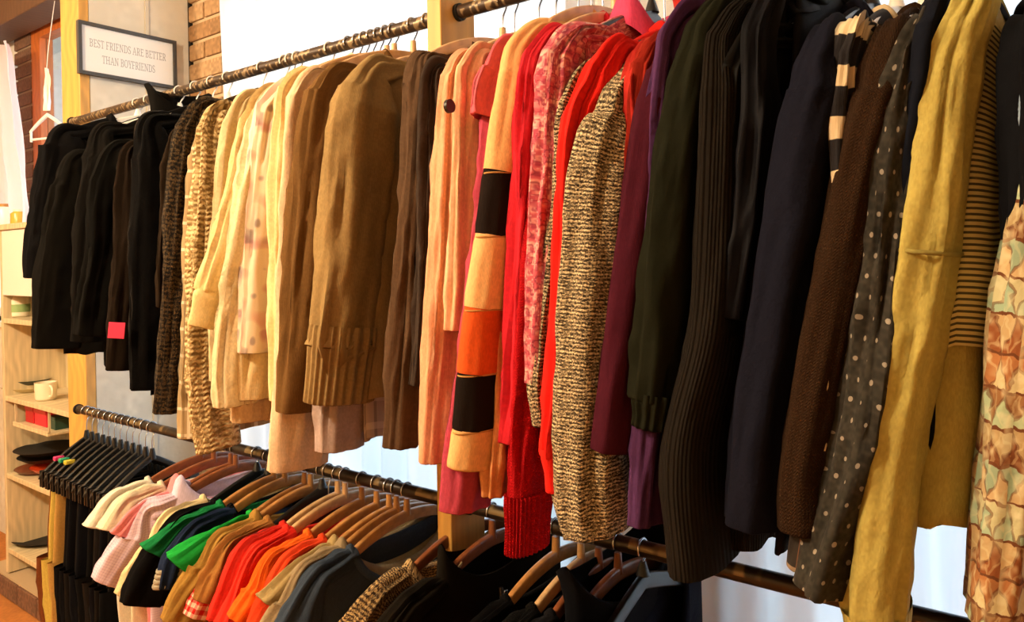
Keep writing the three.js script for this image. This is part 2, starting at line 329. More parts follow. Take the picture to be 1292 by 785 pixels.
// ---------------------------------------------------------------- cloth shapes
// A hanging tube: stations [{c, au, ax}] from top to bottom; au across the hanger, ax along the rail
function sleeveGeo(st, o = {}) {
  const { rows = 56, cols = 40, fold = 0.006, seed = 0, ribs = 0, ribDepth = 0, hem = true, endFold = 0.45, flat = 0.85, u0 = 0, v0 = 0 } = o;
  const cc = new THREE.CatmullRomCurve3(st.map((s) => s.c), false, 'centripetal');
  const len = cc.getLength(), K = st.length - 1, S = [];
  const extra = hem ? 3 : 0;
  for (let i = 0; i <= rows; i++) {
    const t = i / rows, f = t * K, k = Math.min(K - 1, Math.floor(f)), q = f - k;
    S.push({ c: cc.getPoint(t), T: cc.getTangent(t), au: lerp(st[k].au, st[k + 1].au, q), ax: lerp(st[k].ax, st[k + 1].ax, q), t });
  }
  let run = 0; S.forEach((s, i) => { if (i) run += s.c.distanceTo(S[i - 1].c); s.l = run; });
  const per = 2 * Math.PI * Math.sqrt((st[K].au ** 2 + st[K].ax ** 2) / 2);
  const B0 = V(1, 0, 0), N = V(), B = V(), P = V();
  return grid(rows + extra, cols, (i, j) => {
    const inn = Math.max(0, i - rows), s = S[Math.min(i, rows)], ph = j / cols * 2 * Math.PI;
    B.copy(B0).addScaledVector(s.T, -B0.dot(s.T)).normalize(); N.crossVectors(s.T, B);
    const c = Math.cos(ph), sn = Math.sin(ph);
    const env = sstep(0, 0.18, s.t) * (endFold + (1 - endFold) * (1 - sstep(0.88, 1, s.t)));
    let d = fold * env * (n3(c * 1.2 + seed, sn * 1.2, s.l * 1.5) + 0.8 * n3(c * 2.6, sn * 2.6 + seed, s.l * 2.0));
    d += fold * 0.45 * env * Math.max(0, n3(c * 0.9 + seed * 2, sn * 1.3 + s.l * 6, s.l * 17));
    d += fold * 0.5 * env * (1 - Math.abs(n3(c * 2.0 + seed, sn * 2.0 - 5, s.l * 4 + c * 1.5)) * 2);
    if (ribs) d += ribDepth * Math.sin(ph * ribs);
    const sh = inn ? 1 - 0.07 * inn : 1;
    P.copy(s.c).addScaledVector(N, (spow(c, flat) * s.au + c * d) * sh).addScaledVector(B, (spow(sn, flat) * s.ax + sn * d) * sh);
    if (inn) P.addScaledVector(s.T, -(inn - 1) * 0.012 + 0.002);
    return [P.x, P.y, P.z, u0 + j / cols * per, v0 - s.l];
  }, true);
}
// A hanging torso: closed sack round the hanger, local origin at the top of the neck (y = 0)
function torso(p) {
  const { nw = 0.075, sw = 0.2, sd = 0.055, len = 0.6, hw = 0.22, th = 0.028, dipF = 0.05, dipB = 0.012, fold = 0.01, seed = 0, lean = 0, rows = 44, cols = 72, hem = true, shift = 0 } = p;
  const K = 9, ring = (i) => {
    if (i <= K) { const s = i / K; return { hw: lerp(nw, sw, s), y: -sd * Math.pow(s, 1.25), hx: lerp(0.026, th * 0.75, s), t: 0 }; }
    const t = Math.min(1, (i - K) / (rows - K));
    return { hw: lerp(sw + 0.004 * Math.sin(t * 3), hw, sstep(0.1, 1, t)), y: -sd - (len - sd) * t, hx: th * lerp(0.8, 1.15, sstep(0, 0.5, t)), t };
  };
  const per = 2 * hw + 2 * sw;
  const at = (i, ph) => {
    const inn = Math.max(0, i - rows), r = ring(Math.min(i, rows)), c = Math.cos(ph), s = Math.sin(ph);
    const depth = -r.y, dip = (s > 0 ? dipF : dipB) * Math.pow(Math.abs(s), 1.3) * (1 - sstep(0, 0.3, depth));
    const sh = inn ? 1 - 0.05 * inn : 1, z = r.hw * spow(c, 0.85) * sh;
    let x = r.hx * spow(s, 0.75) * sh;
    const a = fold * sstep(0.02, 0.55, r.t) * Math.abs(s);
    x += a * (n3(z * 9 + seed, r.y * 1.4, s > 0 ? 1 : 5) + 0.6 * n3(z * 20 + seed, r.y * 2.2, s > 0 ? 2 : 7)) + fold * 0.4 * Math.abs(s) * n3(z * 7, r.y * 9, seed) * sstep(0, 0.3, depth);
    const wob = 0.006 * n2(z * 14 + seed, s > 0 ? 3 : 9) * r.t;
    return [x + lean * r.t, r.y - dip + wob + (inn ? 0.01 * (inn - 1) : 0), z * (1 + 0.03 * n2(seed, r.y * 4) * r.t) + shift * r.t, ph / (2 * Math.PI) * per, r.y];
  };
  const g = grid(rows + (hem ? 3 : 0), cols, (i, j) => at(i, j / cols * 2 * Math.PI), true);
  return { g, at };
}
// A collar band that follows the neck opening; profile: [outward, upward] steps
function collarGeo(p, profile, { a0 = 0, a1 = 2 * Math.PI, cols = 56, wave = 0, wide = 1 } = {}) {
  const { nw = 0.075, dipF = 0.05, dipB = 0.012 } = p;
  const closed = a1 - a0 > 6.28;
  return grid(profile.length - 1, cols, (i, j) => {
    const ph = lerp(a0, a1, j / cols), c = Math.cos(ph), s = Math.sin(ph);
    const [o, u] = profile[i], dip = (s > 0 ? dipF : dipB) * Math.pow(Math.abs(s), 1.3);
    const r = 1 + wave * n2(c * 2 + i * 0.3, s * 2);
    return [(0.026 + o * wide) * spow(s, 0.75) * r, -dip + u, (nw + o) * spow(c, 0.85) * r, j / cols * 0.5, u + o];
  }, closed);
}
const COLLARS = {
  crew: [[0.006, -0.014], [0.009, -0.006], [0.006, 0.004], [0, 0.006], [-0.005, 0.002], [-0.006, -0.012]],
  thick: [[0.008, -0.03], [0.015, -0.014], [0.012, 0.004], [0.002, 0.012], [-0.007, 0.004], [-0.008, -0.02]],
  stand: [[0.004, -0.01], [0.002, 0.02], [-0.002, 0.05], [-0.005, 0.052], [-0.006, 0.02], [-0.004, -0.01]],
  tall: [[0.004, -0.012], [0.006, 0.03], [0.012, 0.065], [0.018, 0.08], [0.012, 0.082], [0.002, 0.05], [-0.004, 0.0]],
  shirt: [[0.0, -0.012], [-0.004, 0.015], [-0.003, 0.03], [0.003, 0.036], [0.012, 0.028], [0.022, 0.004], [0.032, -0.022]],
  shawl: [[0.012, -0.055], [0.024, -0.03], [0.022, -0.006], [0.01, 0.012], [-0.004, 0.012], [-0.01, -0.01]],
};

// ---------------------------------------------------------------- hangers
const geoCache = {};
function cached(k, f) { return geoCache[k] ?? (geoCache[k] = f()); }
function hookPoints(h, r) {
  // from the tip of the hook, over the rail at the origin, down to the hanger at y = -h
  const R = r + 0.0022, pts = [];
  for (let a = -25; a <= 200; a += 22.5) { const q = a * Math.PI / 180; pts.push(V(0, R * Math.sin(q), R * Math.cos(q))); }
  const b = Math.max(0.02, h - 0.012);
  pts.push(V(0, -R * 0.9, -R * 0.72), V(0, -Math.min(b * 0.75, 0.032), -0.002), V(0, -b, 0), V(0, -h, 0));
  return pts;
}
function bentBar(half, drop, hgt, thk, curve, ends = 1) {
  // the bowed shoulders of a hanger, swept along z
  return grid(48, 16, (i, j) => {
    const s = i / 48 * 2 - 1, z = s * half, a = Math.abs(s);
    const y = -drop * (curve * a * a + (1 - curve) * a);
    const e = 1 - 0.35 * Math.pow(a, 3) * ends, tip = i === 0 || i === 48 ? 0.02 : 1;
    const ph = j / 16 * 2 * Math.PI;
    return [thk * spow(Math.cos(ph), 0.5) * e * tip, y + hgt * spow(Math.sin(ph), 0.6) * e * tip, z, z, y + j * 0.004];
  }, true);
}
function hanger(kind, x, railY, h, label, group, half = 0.2, turn = 0) {
  const wood = kind.startsWith('wood');
  const name = wood ? 'wooden_hanger' : kind === 'clip' ? 'clip_hanger' : 'plastic_hanger';
  const t = thing(name, label, 'hanger', V(x, railY, RAIL_Z), group);
  t.rotation.y = turn;
  const r = 0.0135;
  const hk = Math.round(h * 200) / 200;
  part('hook', cached('hook' + hk, () => tubeGeo(hookPoints(hk, r), 0.0019, 44, 8)), kind === 'white' ? M.whitePlastic : M.steel, t);
  const mat = { woodA: M.woodA, woodB: M.woodB, woodC: M.woodC, black: M.black, white: M.whitePlastic, clip: M.black }[kind];
  let b;
  if (kind === 'clip') {
    b = part('bar', cached('clipbar', () => bentBar(0.145, 0.1, 0.009, 0.006, 0.25, 0)), mat, t);
    part('stem', cached('clipstem', () => new THREE.CylinderGeometry(0.006, 0.011, 0.03, 12)), mat, t).position.y = -hk - 0.002;
    for (const s of [-1, 1]) { const c = part('clip', cached('clipjaw', () => merge([boxAt(-0.011, -0.004, -0.04, 0.012, -0.016, 0.016, 0.002), boxAt(0.004, 0.011, -0.04, 0.012, -0.016, 0.016, 0.002), boxAt(-0.009, 0.009, -0.002, 0.008, -0.014, 0.014, 0.002)])), mat, t); c.position.set(0, -hk - 0.1, s * 0.122); }
  } else if (wood) {
    b = part('shoulders', cached('wood' + half, () => bentBar(half, 0.058, 0.012, 0.0065, 0.88)), mat, t);
    part('collar_piece', cached('wcol', () => new THREE.CylinderGeometry(0.006, 0.008, 0.035, 12)), mat, t).position.y = -hk + 0.006;
  } else {
    b = part('shoulders', cached('plas' + half, () => bentBar(half, 0.075, 0.014, 0.0065, 0.25)), mat, t);
    part('collar_piece', cached('pcol', () => new THREE.CylinderGeometry(0.005, 0.012, 0.022, 12)), mat, t).position.y = -hk + 0.008;
  }
  b.position.y = -hk - 0.012;
  return t;
}

// ---------------------------------------------------------------- garments
// The left outline of the near sleeve is read off the photograph at the sleeve's own distance and becomes a 3-D path.
const report = [], packed = {};
function readSleeve(L, zS, au0, au1, ratio) {
  const n = L.length, out = [];
  let C = null;
  L.forEach(([px, py], i) => {
    const d = ray(px, py), m = Math.hypot(d.x, d.z), dx = d.x / m, dz = d.z / m, rx = -dz, rz = dx;   // right of the sight line, in plan
    const t = i / (n - 1), au = lerp(au0, au1, t) * (i ? 0.62 + 0.38 * sstep(0, 0.3, t) : 0.5), ax = lerp(au0, au1, t) * lerp(ratio * 0.6, ratio, sstep(0, 0.4, t));
    const hw = Math.hypot(au * rz, ax * rx) * 1.05 + 0.003;
    if (!C) { const z = zS; const x = (hw - z * rz) / rx; C = [x, z]; }
    else { const k = hw - (C[0] * rx + C[1] * rz); C = [C[0] + k * rx, C[1] + k * rz]; }
    const T = (C[0] * dx + C[1] * dz) / m;
    out.push({ c: V(C[0], EYE + d.y * T, C[1]), au, ax });
  });
  return out;
}
const depthOf = (x, z) => x * fwd.x + z * fwd.z;
const atPx = (x, z) => PX + FOCAL * (x * rgt.x + z * rgt.z) / depthOf(x, z);
function garment(o) {
  const { name, label, cat, L, mat, railY = TOP_Y, au = [0.06, 0.045], ratio = 0.42, sd = 0.055, sh = 0.2, len = 0.62, hw = 0.215, th = 0.018, dipF = 0.06, dipB = 0.012, nw = 0.075, fold = 0.008, bodyFold = 0.007, collar = 'crew', collarMat, cuff, sleeveMat = mat, cuffMat, hang = 'woodA', short, group, turn = 0, bodyMat = mat, backSleeve = true, lean, noHanger, rows = 56, hem, push = 0, free } = o;
  const lower = railY === LOW_Y, seed = report.length * 3.7 + 1;
  const st = readSleeve(lower ? L.slice(1) : L, RAIL_Z + sh + 0.035 - au[0] * 0.5, au[0], au[1], ratio);
  let yS = st[0].c.y; const last = packed[railY] ?? { x: -9, th: 0 };
  const X0 = free ? st[0].c.x + push : Math.max(st[0].c.x + push, last.x + Math.max(0.02, 0.62 * (last.th + th)));
  if (!free) packed[railY] = { x: X0, th };
  const neckY = Math.min(yS + sd - 0.01, railY - (lower ? 0.068 : 0.05));
  yS = Math.min(yS, neckY - sd + 0.012);
  report.push([short, X0.toFixed(3), (X0 - st[0].c.x).toFixed(3), (railY - neckY).toFixed(3), st[st.length - 1].c.z.toFixed(2), st[st.length - 1].c.x.toFixed(2), st[st.length - 1].c.y.toFixed(2)].join(' '));
  const h = railY - neckY;
  // where a hem shows in the photograph, its height follows from the front corner of the torso
  const bodyLen = hem ? neckY - (EYE + ray(PX, hem - (PX - atPx(X0, RAIL_Z + sh)) * Math.tan(ROLL)).y * depthOf(X0, RAIL_Z + sh)) : len;
  const t = thing(name, label, cat, V(X0, railY, RAIL_Z), group);
  const loc = (v) => V(v.x - X0, v.y - railY, v.z - RAIL_Z);
  const bot = loc(st[st.length - 1].c);
  const tp = { nw, sw: sh, sd, len: bodyLen, hw, th, dipF, dipB, fold: bodyFold, seed, lean: lean ?? clamp(bot.x * 0.5, -0.04, 0.02) };
  const bd = torso(tp); bd.g.translate(0, -h, 0);
  part('body', bd.g, bodyMat, t);
  // near sleeve
  const a = st[0], z0 = sh + 0.035, root = [
    { c: V(0, yS - railY - 0.004, z0 - 0.12), au: 0.016, ax: 0.014 },
    { c: V(0, yS - railY - a.au * 0.6, z0 - a.au - 0.03), au: a.au * 0.75, ax: a.ax * 0.85 },
    { c: V((st[0].c.x - X0) * 0.7, yS - railY - a.au * 0.85, z0 - a.au - 0.006), au: a.au * 0.88, ax: a.ax * 0.92 },
  ];
  // the sleeve turns down at the shoulder: every further station lies below the one before
  const tail = []; let lastY = root[2].c.y;
  st.slice(1).forEach((s, k, all) => {
    const c = loc(s.c), y = Math.min(c.y, lastY - (lower ? 0.05 : 0.03));
    if (c.y - y > 0.06 && k < all.length - 1) return;
    c.y = y; lastY = y; tail.push({ c, au: s.au, ax: s.ax });
  });
  let path = root.concat(tail);
  let cuffPath = null;
  if (cuff) {
    // the last station is the end of the cuff; the cuff takes the last piece of the path
    const e = path[path.length - 1], b = path[path.length - 2], D = e.c.clone().sub(b.c), q = cuff.len / D.length();
    const m = { c: e.c.clone().addScaledVector(D, -q), au: lerp(e.au, b.au, q), ax: lerp(e.ax, b.ax, q) };
    cuffPath = [{ c: m.c.clone().addScaledVector(D, -0.012 / D.length()), au: m.au + 0.002, ax: m.ax + 0.002 }, { c: m.c.clone().lerp(e.c, 0.06), au: m.au * (cuff.k ?? 1) + 0.003, ax: m.ax * (cuff.k ?? 1) + 0.003 }, { c: m.c.clone().lerp(e.c, 0.5), au: e.au * (cuff.k2 ?? cuff.k ?? 1), ax: e.ax * (cuff.k2 ?? cuff.k ?? 1) }, { c: e.c, au: e.au * (cuff.k ?? 1), ax: e.ax * (cuff.k ?? 1) }];
    path = path.slice(0, -1).concat([m]);
  }
  part('sleeve', sleeveGeo(path, { fold, seed, rows, ...(cuff ? { hem: false, endFold: 0 } : {}) }), sleeveMat, t);
  if (cuffPath) part('cuff', sleeveGeo(cuffPath, { fold: 0.0008, seed, rows: 14, cols: cuff.ribs ? 200 : 40, ribs: cuff.ribs, ribDepth: cuff.ribs ? 0.0022 : 0 }), cuffMat ?? sleeveMat, t);
  // far sleeve, hanging straight on the window side
  if (backSleeve) {
    const drop = -bot.y + (yS - railY), bp = root.map((r) => ({ ...r, c: V(r.c.x, r.c.y, -r.c.z) }));
    for (const f of [0.25, 0.5, 0.75, 1]) bp.push({ c: V(tp.lean * f * 0.6, yS - railY - drop * f * 0.92, -(z0 - au[0] + 0.012 * f)), au: lerp(au[0], au[1], f) * 0.9, ax: lerp(au[0], au[1], f) * ratio * 0.8 });
    const g = sleeveGeo(bp.map((s) => ({ ...s, c: V(s.c.x, s.c.y, -s.c.z) })), { fold, seed: seed + 9, rows: 30, cols: 24 });
    g.scale(1, 1, -1); const ix = g.index.array; for (let k = 0; k < ix.length; k += 3) { const q = ix[k]; ix[k] = ix[k + 1]; ix[k + 1] = q; } g.computeVertexNormals();
    part('sleeve', g, sleeveMat, t);
  }
  if (collar) {
    const open = collar === 'shirt' || collar === 'shawl';
    const g = collarGeo(tp, COLLARS[collar], open ? { a0: Math.PI / 2 + 0.2, a1: Math.PI * 2.5 - 0.2, wave: 0.02 } : { wave: 0.015 });
    g.translate(0, -h, 0); part('collar', g, collarMat ?? mat, t);
  }
  if (!noHanger) hanger(hang, X0, railY, Math.max(0.034, lower ? h - 0.03 : h - 0.02), `${({ woodA: 'brown wooden', woodB: 'pale wooden', woodC: 'reddish wooden', black: 'black plastic', white: 'white plastic' })[hang]} hanger holding the ${short}`, lower ? 'hangers on the lower rail' : 'hangers on the upper rail', Math.min(0.2, sh), turn);
  t.rotation.y = turn;
  return { t, st, path, tp, X0, h, bd, loc };
}
// ---------------------------------------------------------------- clothes on the upper rail, from the partition to the camera
const UP = 'clothes on the upper rail', LO = 'clothes on the lower rail';
const blk = '#0e0c0b';
const top = (short, name, cat, label, L, mat, o = {}) => garment({ short, name, cat, label, L, mat, group: UP, ...o });

top('black coat beside the partition', 'coat', 'coat', 'black coat at the partition end of the upper rail, short sleeve end', [[62, 150], [52, 186], [38, 255], [30, 310], [28, 352]], cloth('#0c0b0c', 'weave'), { collar: 'thick', au: [0.06, 0.055], hem: 445, hang: 'white' });
top('second black jacket', 'jacket', 'jacket', 'plain black wool jacket, second from the partition', [[76, 190], [62, 238], [50, 300], [42, 370], [37, 441]], cloth('#0f0d0a', 'weave'), { collar: 'shirt', au: [0.065, 0.06], hem: 446, hang: 'white' });
top('black jacket with raised collar', 'jacket', 'jacket', 'black jacket with a collar standing up above the rail', [[112, 156], [104, 200], [98, 260], [92, 340], [87, 432]], cloth('#100e0c', 'weave'), { collar: 'tall', au: [0.06, 0.055], hem: 462, hang: 'white' });
top('long black jacket', 'jacket', 'jacket', 'long black jacket with a wide straight hem', [[132, 180], [114, 232], [106, 320], [96, 380], [90, 425]], cloth('#0d0c0a', 'weave'), { collar: 'shirt', au: [0.05, 0.05], hem: 466, hw: 0.23, hang: 'white' });
{
  const g = top('dark brown coat with pink tag', 'coat', 'coat', 'dark brown coat with a pink paper tag on its sleeve', [[152, 180], [146, 240], [143, 330], [136, 400], [130, 468]], cloth('#1d150e', 'weave'), { collar: 'shirt', au: [0.05, 0.045], hem: 472, hang: 'white' });
  const e = g.path[g.path.length - 2].c, p = atZ(147, 417, RAIL_Z + e.z + 0.075);
  const m = part('price_tag', new RoundedBoxGeometry(0.034, 0.036, 0.002, 2, 0.0008), M.pinkTag, g.t, 'pink paper price tag');
  m.position.set(p.x - g.X0, p.y - TOP_Y, e.z + 0.075); m.rotation.set(0, 0.9, -0.1);
}
top('black velvet blazer', 'blazer', 'blazer', 'broad black velvet blazer beside the dark brown clothes', [[170, 142], [166, 200], [164, 300], [162, 400], [160, 492]], cloth('#090808', 'fleece', 'heather', { sheen: 0.5 }), { collar: 'thick', au: [0.065, 0.06], hem: 497, hang: 'white' });
top('plain dark brown top', 'top', 'top', 'plain dark brown top between the velvet blazer and the tweed knit', [[213, 162], [202, 212], [197, 300], [193, 388]], cloth('#241a10', 'jersey'), { au: [0.04, 0.035], hang: 'white', len: 0.7 });
top('dark tweed cardigan', 'cardigan', 'cardigan', 'dark brown speckled tweed knit cardigan', [[240, 126], [224, 165], [213, 230], [204, 330], [196, 430], [190, 522]], cloth('#b8a88e', 'knit', 'tweed'), { au: [0.05, 0.05], hem: 530, hang: 'white' });
top('cream and brown checked blouse', 'blouse', 'blouse', 'cream and tan checked blouse beside the tweed cardigan', [[246, 150], [238, 200], [231, 300], [225, 440], [222, 552]], cloth('#ffffff', 'weave', 'plaidCream'), { au: [0.045, 0.045], collar: 'shirt', hem: 545, hang: 'white' });
top('cream chunky knit sweater', 'sweater', 'sweater', 'cream chunky knit sweater with long tapered sleeve end', [[256, 130], [247, 165], [241, 250], [237, 340], [234, 420], [236, 500], [246, 568]], cloth('#ece0c6', 'chunk', 'creamKnit'), { au: [0.05, 0.048], len: 0.7, fold: 0.008, hang: 'white' });
top('beige jacket with folded collar', 'jacket', 'jacket', 'light beige jacket with a folded collar', [[296, 116], [282, 160], [274, 220], [266, 300], [263, 400], [262, 480]], cloth('#cfb98f', 'weave'), { collar: 'shirt', au: [0.045, 0.04], len: 0.66, hang: 'white' });
top('butter yellow sweater', 'sweater', 'sweater', 'butter yellow sweater with short turned-up sleeve', [[320, 112], [301, 160], [285, 222], [264, 305], [246, 366], [234, 415]], cloth('#e6cd92', 'jersey'), { au: [0.05, 0.042], cuff: { len: 0.06, k: 1.06 }, len: 0.7, hang: 'woodB' });
top('cream boucle sweater', 'sweater', 'sweater', 'cream boucle sweater with a puckered sleeve', [[331, 110], [313, 160], [300, 230], [287, 305], [272, 390], [264, 460], [266, 512]], cloth('#e4d0a4', 'fleece', 'heather'), { au: [0.055, 0.05], fold: 0.009, len: 0.72, hang: 'woodB' });
top('beige long-sleeved top', 'top', 'top', 'plain beige top hanging low behind the floral blouse', [[324, 112], [313, 160], [304, 250], [298, 350], [292, 450], [289, 532]], cloth('#cfae84', 'jersey'), { au: [0.045, 0.042], hang: 'woodB', len: 0.66 });
top('cream top under the floral blouse', 'top', 'top', 'smooth cream top longer than the floral blouse in front', [[329, 110], [319, 160], [309, 240], [302, 340], [296, 430], [292, 504]], cloth('#e8cf9c', 'jersey'), { au: [0.045, 0.045], hang: 'woodB', len: 0.66 });
top('white floral blouse', 'blouse', 'blouse', 'white blouse with faint pink and grey flowers', [[338, 106], [325, 140], [314, 195], [307, 265], [302, 350], [299, 445]], cloth('#fff6ea', 'weave', 'floralWhite'), { au: [0.045, 0.042], collar: 'shirt', hang: 'woodB', len: 0.62 });
top('pale yellow cardigan', 'cardigan', 'cardigan', 'pale yellow cardigan beside the white floral blouse', [[364, 86], [352, 110], [345, 180], [342, 300], [341, 410], [339, 505]], cloth('#ecd59c', 'jersey'), { au: [0.04, 0.036], collar: 'thick', hang: 'woodB', len: 0.7 });
top('peach long-sleeved top', 'top', 'top', 'peach top whose long sleeve hangs below its neighbours', [[376, 86], [362, 130], [353, 250], [347, 380], [341, 500], [334, 592]], cloth('#e9c9a4', 'jersey'), { au: [0.055, 0.062], ratio: 0.42, hang: 'woodB', len: 0.68 });
top('brown cardigan', 'cardigan', 'cardigan', 'plain brown cardigan with a wide dark sleeve', [[400, 82], [384, 108], [375, 160], [364, 260], [354, 400], [346, 519]], cloth('#6d4f2c', 'jersey'), { au: [0.075, 0.07], ratio: 0.35, collar: 'thick', hang: 'woodB', len: 0.66 });
top('pale mauve shirt', 'shirt', 'shirt', 'pale mauve shirt hanging low behind the grey sweater', [[420, 110], [414, 200], [408, 350], [402, 480], [398, 568]], cloth('#b09a92', 'weave'), { au: [0.045, 0.045], collar: 'shirt', hang: 'woodB', len: 0.66 });
top('grey checked shirt', 'shirt', 'shirt', 'grey checked shirt whose hem shows below the grey sweater', [[432, 112], [426, 200], [420, 340], [414, 440], [410, 500]], cloth('#ffffff', 'weave', 'plaidGrey'), { au: [0.035, 0.035], collar: 'shirt', hang: 'woodB', hem: 556, hw: 0.2 });
{
  const g = top('taupe sweater with ribbed cuff', 'sweater', 'sweater', 'taupe grey sweater with a wide ribbed cuff and patch pocket', [[442, 74], [426, 90], [417, 130], [407, 230], [397, 340], [387, 440], [380, 509]], cloth('#93794f', 'jersey'), { au: [0.075, 0.068], ratio: 0.5, fold: 0.009, cuff: { len: 0.118, k: 1.0, k2: 1.02, ribs: 26 }, hang: 'woodB', len: 0.62, dipF: 0.07, sd: 0.035, th: 0.03 });
  const pk = part('pocket', new RoundedBoxGeometry(0.012, 0.12, 0.12, 3, 0.005), cloth('#93794f', 'jersey'), g.t); pk.position.set(0.03, -0.56, -0.04);
}
top('dark taupe long sweater', 'sweater', 'sweater', 'dark taupe sweater with a low round neck and long narrow sleeve', [[516, 66], [511, 110], [504, 250], [493, 400], [481, 563]], cloth('#55402f', 'jersey'), { au: [0.035, 0.034], dipF: 0.1, nw: 0.09, hang: 'woodB', len: 0.6, ratio: 0.6 });
top('striped charcoal knit', 'sweater', 'sweater', 'charcoal knit with a ribbed hem behind the peach cardigan', [[533, 80], [528, 160], [523, 300], [518, 430], [514, 485]], cloth('#3d322b', 'wideRib'), { au: [0.04, 0.036], dipF: 0.1, nw: 0.09, hang: 'woodB', len: 0.56 });
{
  const g = top('peach cardigan', 'cardigan', 'cardigan', 'long peach cardigan with one large dark button', [[565, 66], [554, 90], [548, 140], [543, 260], [536, 400], [527, 580]], cloth('#e8a882', 'jersey'), { au: [0.042, 0.045], hang: 'woodB', len: 0.6 });
  const b = part('button', new THREE.CylinderGeometry(0.01, 0.01, 0.006, 24).rotateZ(Math.PI / 2), M.black, g.t, 'large dark button'); const q = atX(567, 134, g.X0 + 0.034); b.position.set(0.034, q.y - TOP_Y, q.z - RAIL_Z);
}
top('cream pink cardigan', 'cardigan', 'cardigan', 'cream pink thin cardigan with sleeve ending halfway down', [[588, 58], [575, 78], [571, 130], [568, 250], [563, 350], [559, 416]], cloth('#eebd94', 'jersey'), { au: [0.035, 0.033], hang: 'woodB', len: 0.5 });
top('pink top with ruffled sleeve', 'top', 'top', 'pink top with a short ruffled sleeve and long hem', [[618, 60], [604, 76], [593, 98], [588, 128]], cloth('#e0616c', 'jersey'), { au: [0.045, 0.05], fold: 0.012, hang: 'woodB', hem: 640, hw: 0.19, th: 0.024 });
top('raspberry pink top', 'top', 'top', 'raspberry pink top hanging low behind the colour-block cardigan', [[622, 90], [610, 150], [600, 250], [588, 350], [575, 450], [562, 560], [553, 640]], cloth('#b04055', 'jersey'), { au: [0.045, 0.05], hang: 'woodB', len: 0.6 });
top('apricot top', 'top', 'top', 'apricot top whose sleeve end shows beside the colour-block cardigan', [[640, 80], [630, 200], [618, 400], [610, 560], [606, 622]], cloth('#e09a62', 'jersey'), { au: [0.03, 0.03], hang: 'woodB', len: 0.55 });
// colour-block cardigan
{
  const L = [[652, 28], [636, 46], [629, 100], [616, 170], [607, 222], [597, 300], [583, 390], [574, 470], [568, 540], [561, 588]];
  const bands = [[0, '#e8b377'], [222, '#1d1512'], [300, '#e9b87c'], [390, '#d4551c'], [469, '#1a1310'], [541, '#e6b678'], [590, '#e6b678']];
  const cream = cloth('#e8b377', 'jersey');
  const g = top('colour-block cardigan', 'cardigan', 'cardigan', 'cardigan with cream, black and orange colour-block sleeve', L, cream, { au: [0.052, 0.05], ratio: 0.5, hang: 'woodB', len: 0.56 });
  // replace the plain near sleeve by its sewn bands
  const old = g.t.children.find((c) => c.name === 'sleeve'); g.t.remove(old);
  const P = g.path, ys = P.map((s) => s.c.y);
  const cc = new THREE.CatmullRomCurve3(P.map((s) => s.c), false, 'centripetal');
  const sampleAt = (t) => { const f = t * (P.length - 1), k = Math.min(P.length - 2, Math.floor(f)), q = f - k; return { c: cc.getPoint(t), au: lerp(P[k].au, P[k + 1].au, q), ax: lerp(P[k].ax, P[k + 1].ax, q) }; };
  // the bands meet at the bends of L listed above
  const cut = [0, 5, 4, 3, 2, 1, 0].map((k, n) => (n === 0 ? 0 : (P.length - 1 - k) / (P.length - 1)));
  for (let b = 0; b < 6; b++) {
    const st = []; const nS = b ? 5 : 12;
    for (let k = 0; k <= nS; k++) { const s = sampleAt(lerp(cut[b], cut[b + 1], k / nS)); st.push(s); }
    part('sleeve_band', sleeveGeo(st, { fold: b ? 0.0016 : 0.003, seed: 40, rows: b ? 16 : 34, hem: b === 5 }), b ? cloth(bands[b][1], 'jersey') : cream, g.t);
    if (b) { const s = st[0]; part('seam', new THREE.TorusGeometry(1, 0.02, 6, 48).rotateX(Math.PI / 2).scale(s.ax * 1.03, 0.07, s.au * 1.03).translate(s.c.x, s.c.y, s.c.z), cloth('#b98a4e', 'weave'), g.t); }
  }
}
top('crimson top', 'top', 'top', 'crimson jersey top beside the colour-block cardigan', [[676, 36], [659, 50], [651, 100], [646, 180], [642, 300], [637, 420], [632, 510], [627, 556]], cloth('#c8202f', 'jersey'), { au: [0.045, 0.036], hang: 'woodB', len: 0.6, collar: 'thick' });
top('long dark red sweater', 'sweater', 'sweater', 'dark red knit sweater whose long ribbed sleeve reaches lowest', [[688, 70], [676, 110], [668, 200], [659, 330], [649, 450], [638, 560], [634, 692]], cloth('#a8131a', 'knit'), { au: [0.045, 0.044], hang: 'woodB', len: 0.6, cuff: { len: 0.07, k: 0.98, ribs: 30 }, sh: 0.19 });
top('pink floral shirt', 'shirt', 'shirt', 'pink and maroon floral shirt with a turned collar', [[704, 32], [686, 46], [680, 90], [676, 160], [670, 280], [664, 380], [661, 480]], cloth('#ffffff', 'weave', 'floralPink'), { au: [0.05, 0.045], collar: 'shirt', collarMat: cloth('#d4456c', 'jersey'), hang: 'black', len: 0.56 });
top('small speckled cardigan', 'cardigan', 'cardigan', 'speckled knit cardigan peeping out behind the bright red one', [[716, 84], [703, 140], [692, 250], [681, 350], [668, 440], [663, 490], [668, 530]], cloth('#ffffff', 'knit', 'marl'), { au: [0.04, 0.04], hang: 'black', len: 0.6 });
top('bright red cardigan', 'cardigan', 'cardigan', 'bright scarlet cardigan between the speckled knits', [[760, 50], [741, 62], [726, 90], [713, 160], [706, 250], [699, 350], [689, 480], [681, 570], [684, 614]], cloth('#d91c12', 'jersey'), { au: [0.05, 0.035], collar: 'thick', hang: 'black', len: 0.55, cuff: { len: 0.045, k: 0.95 } });
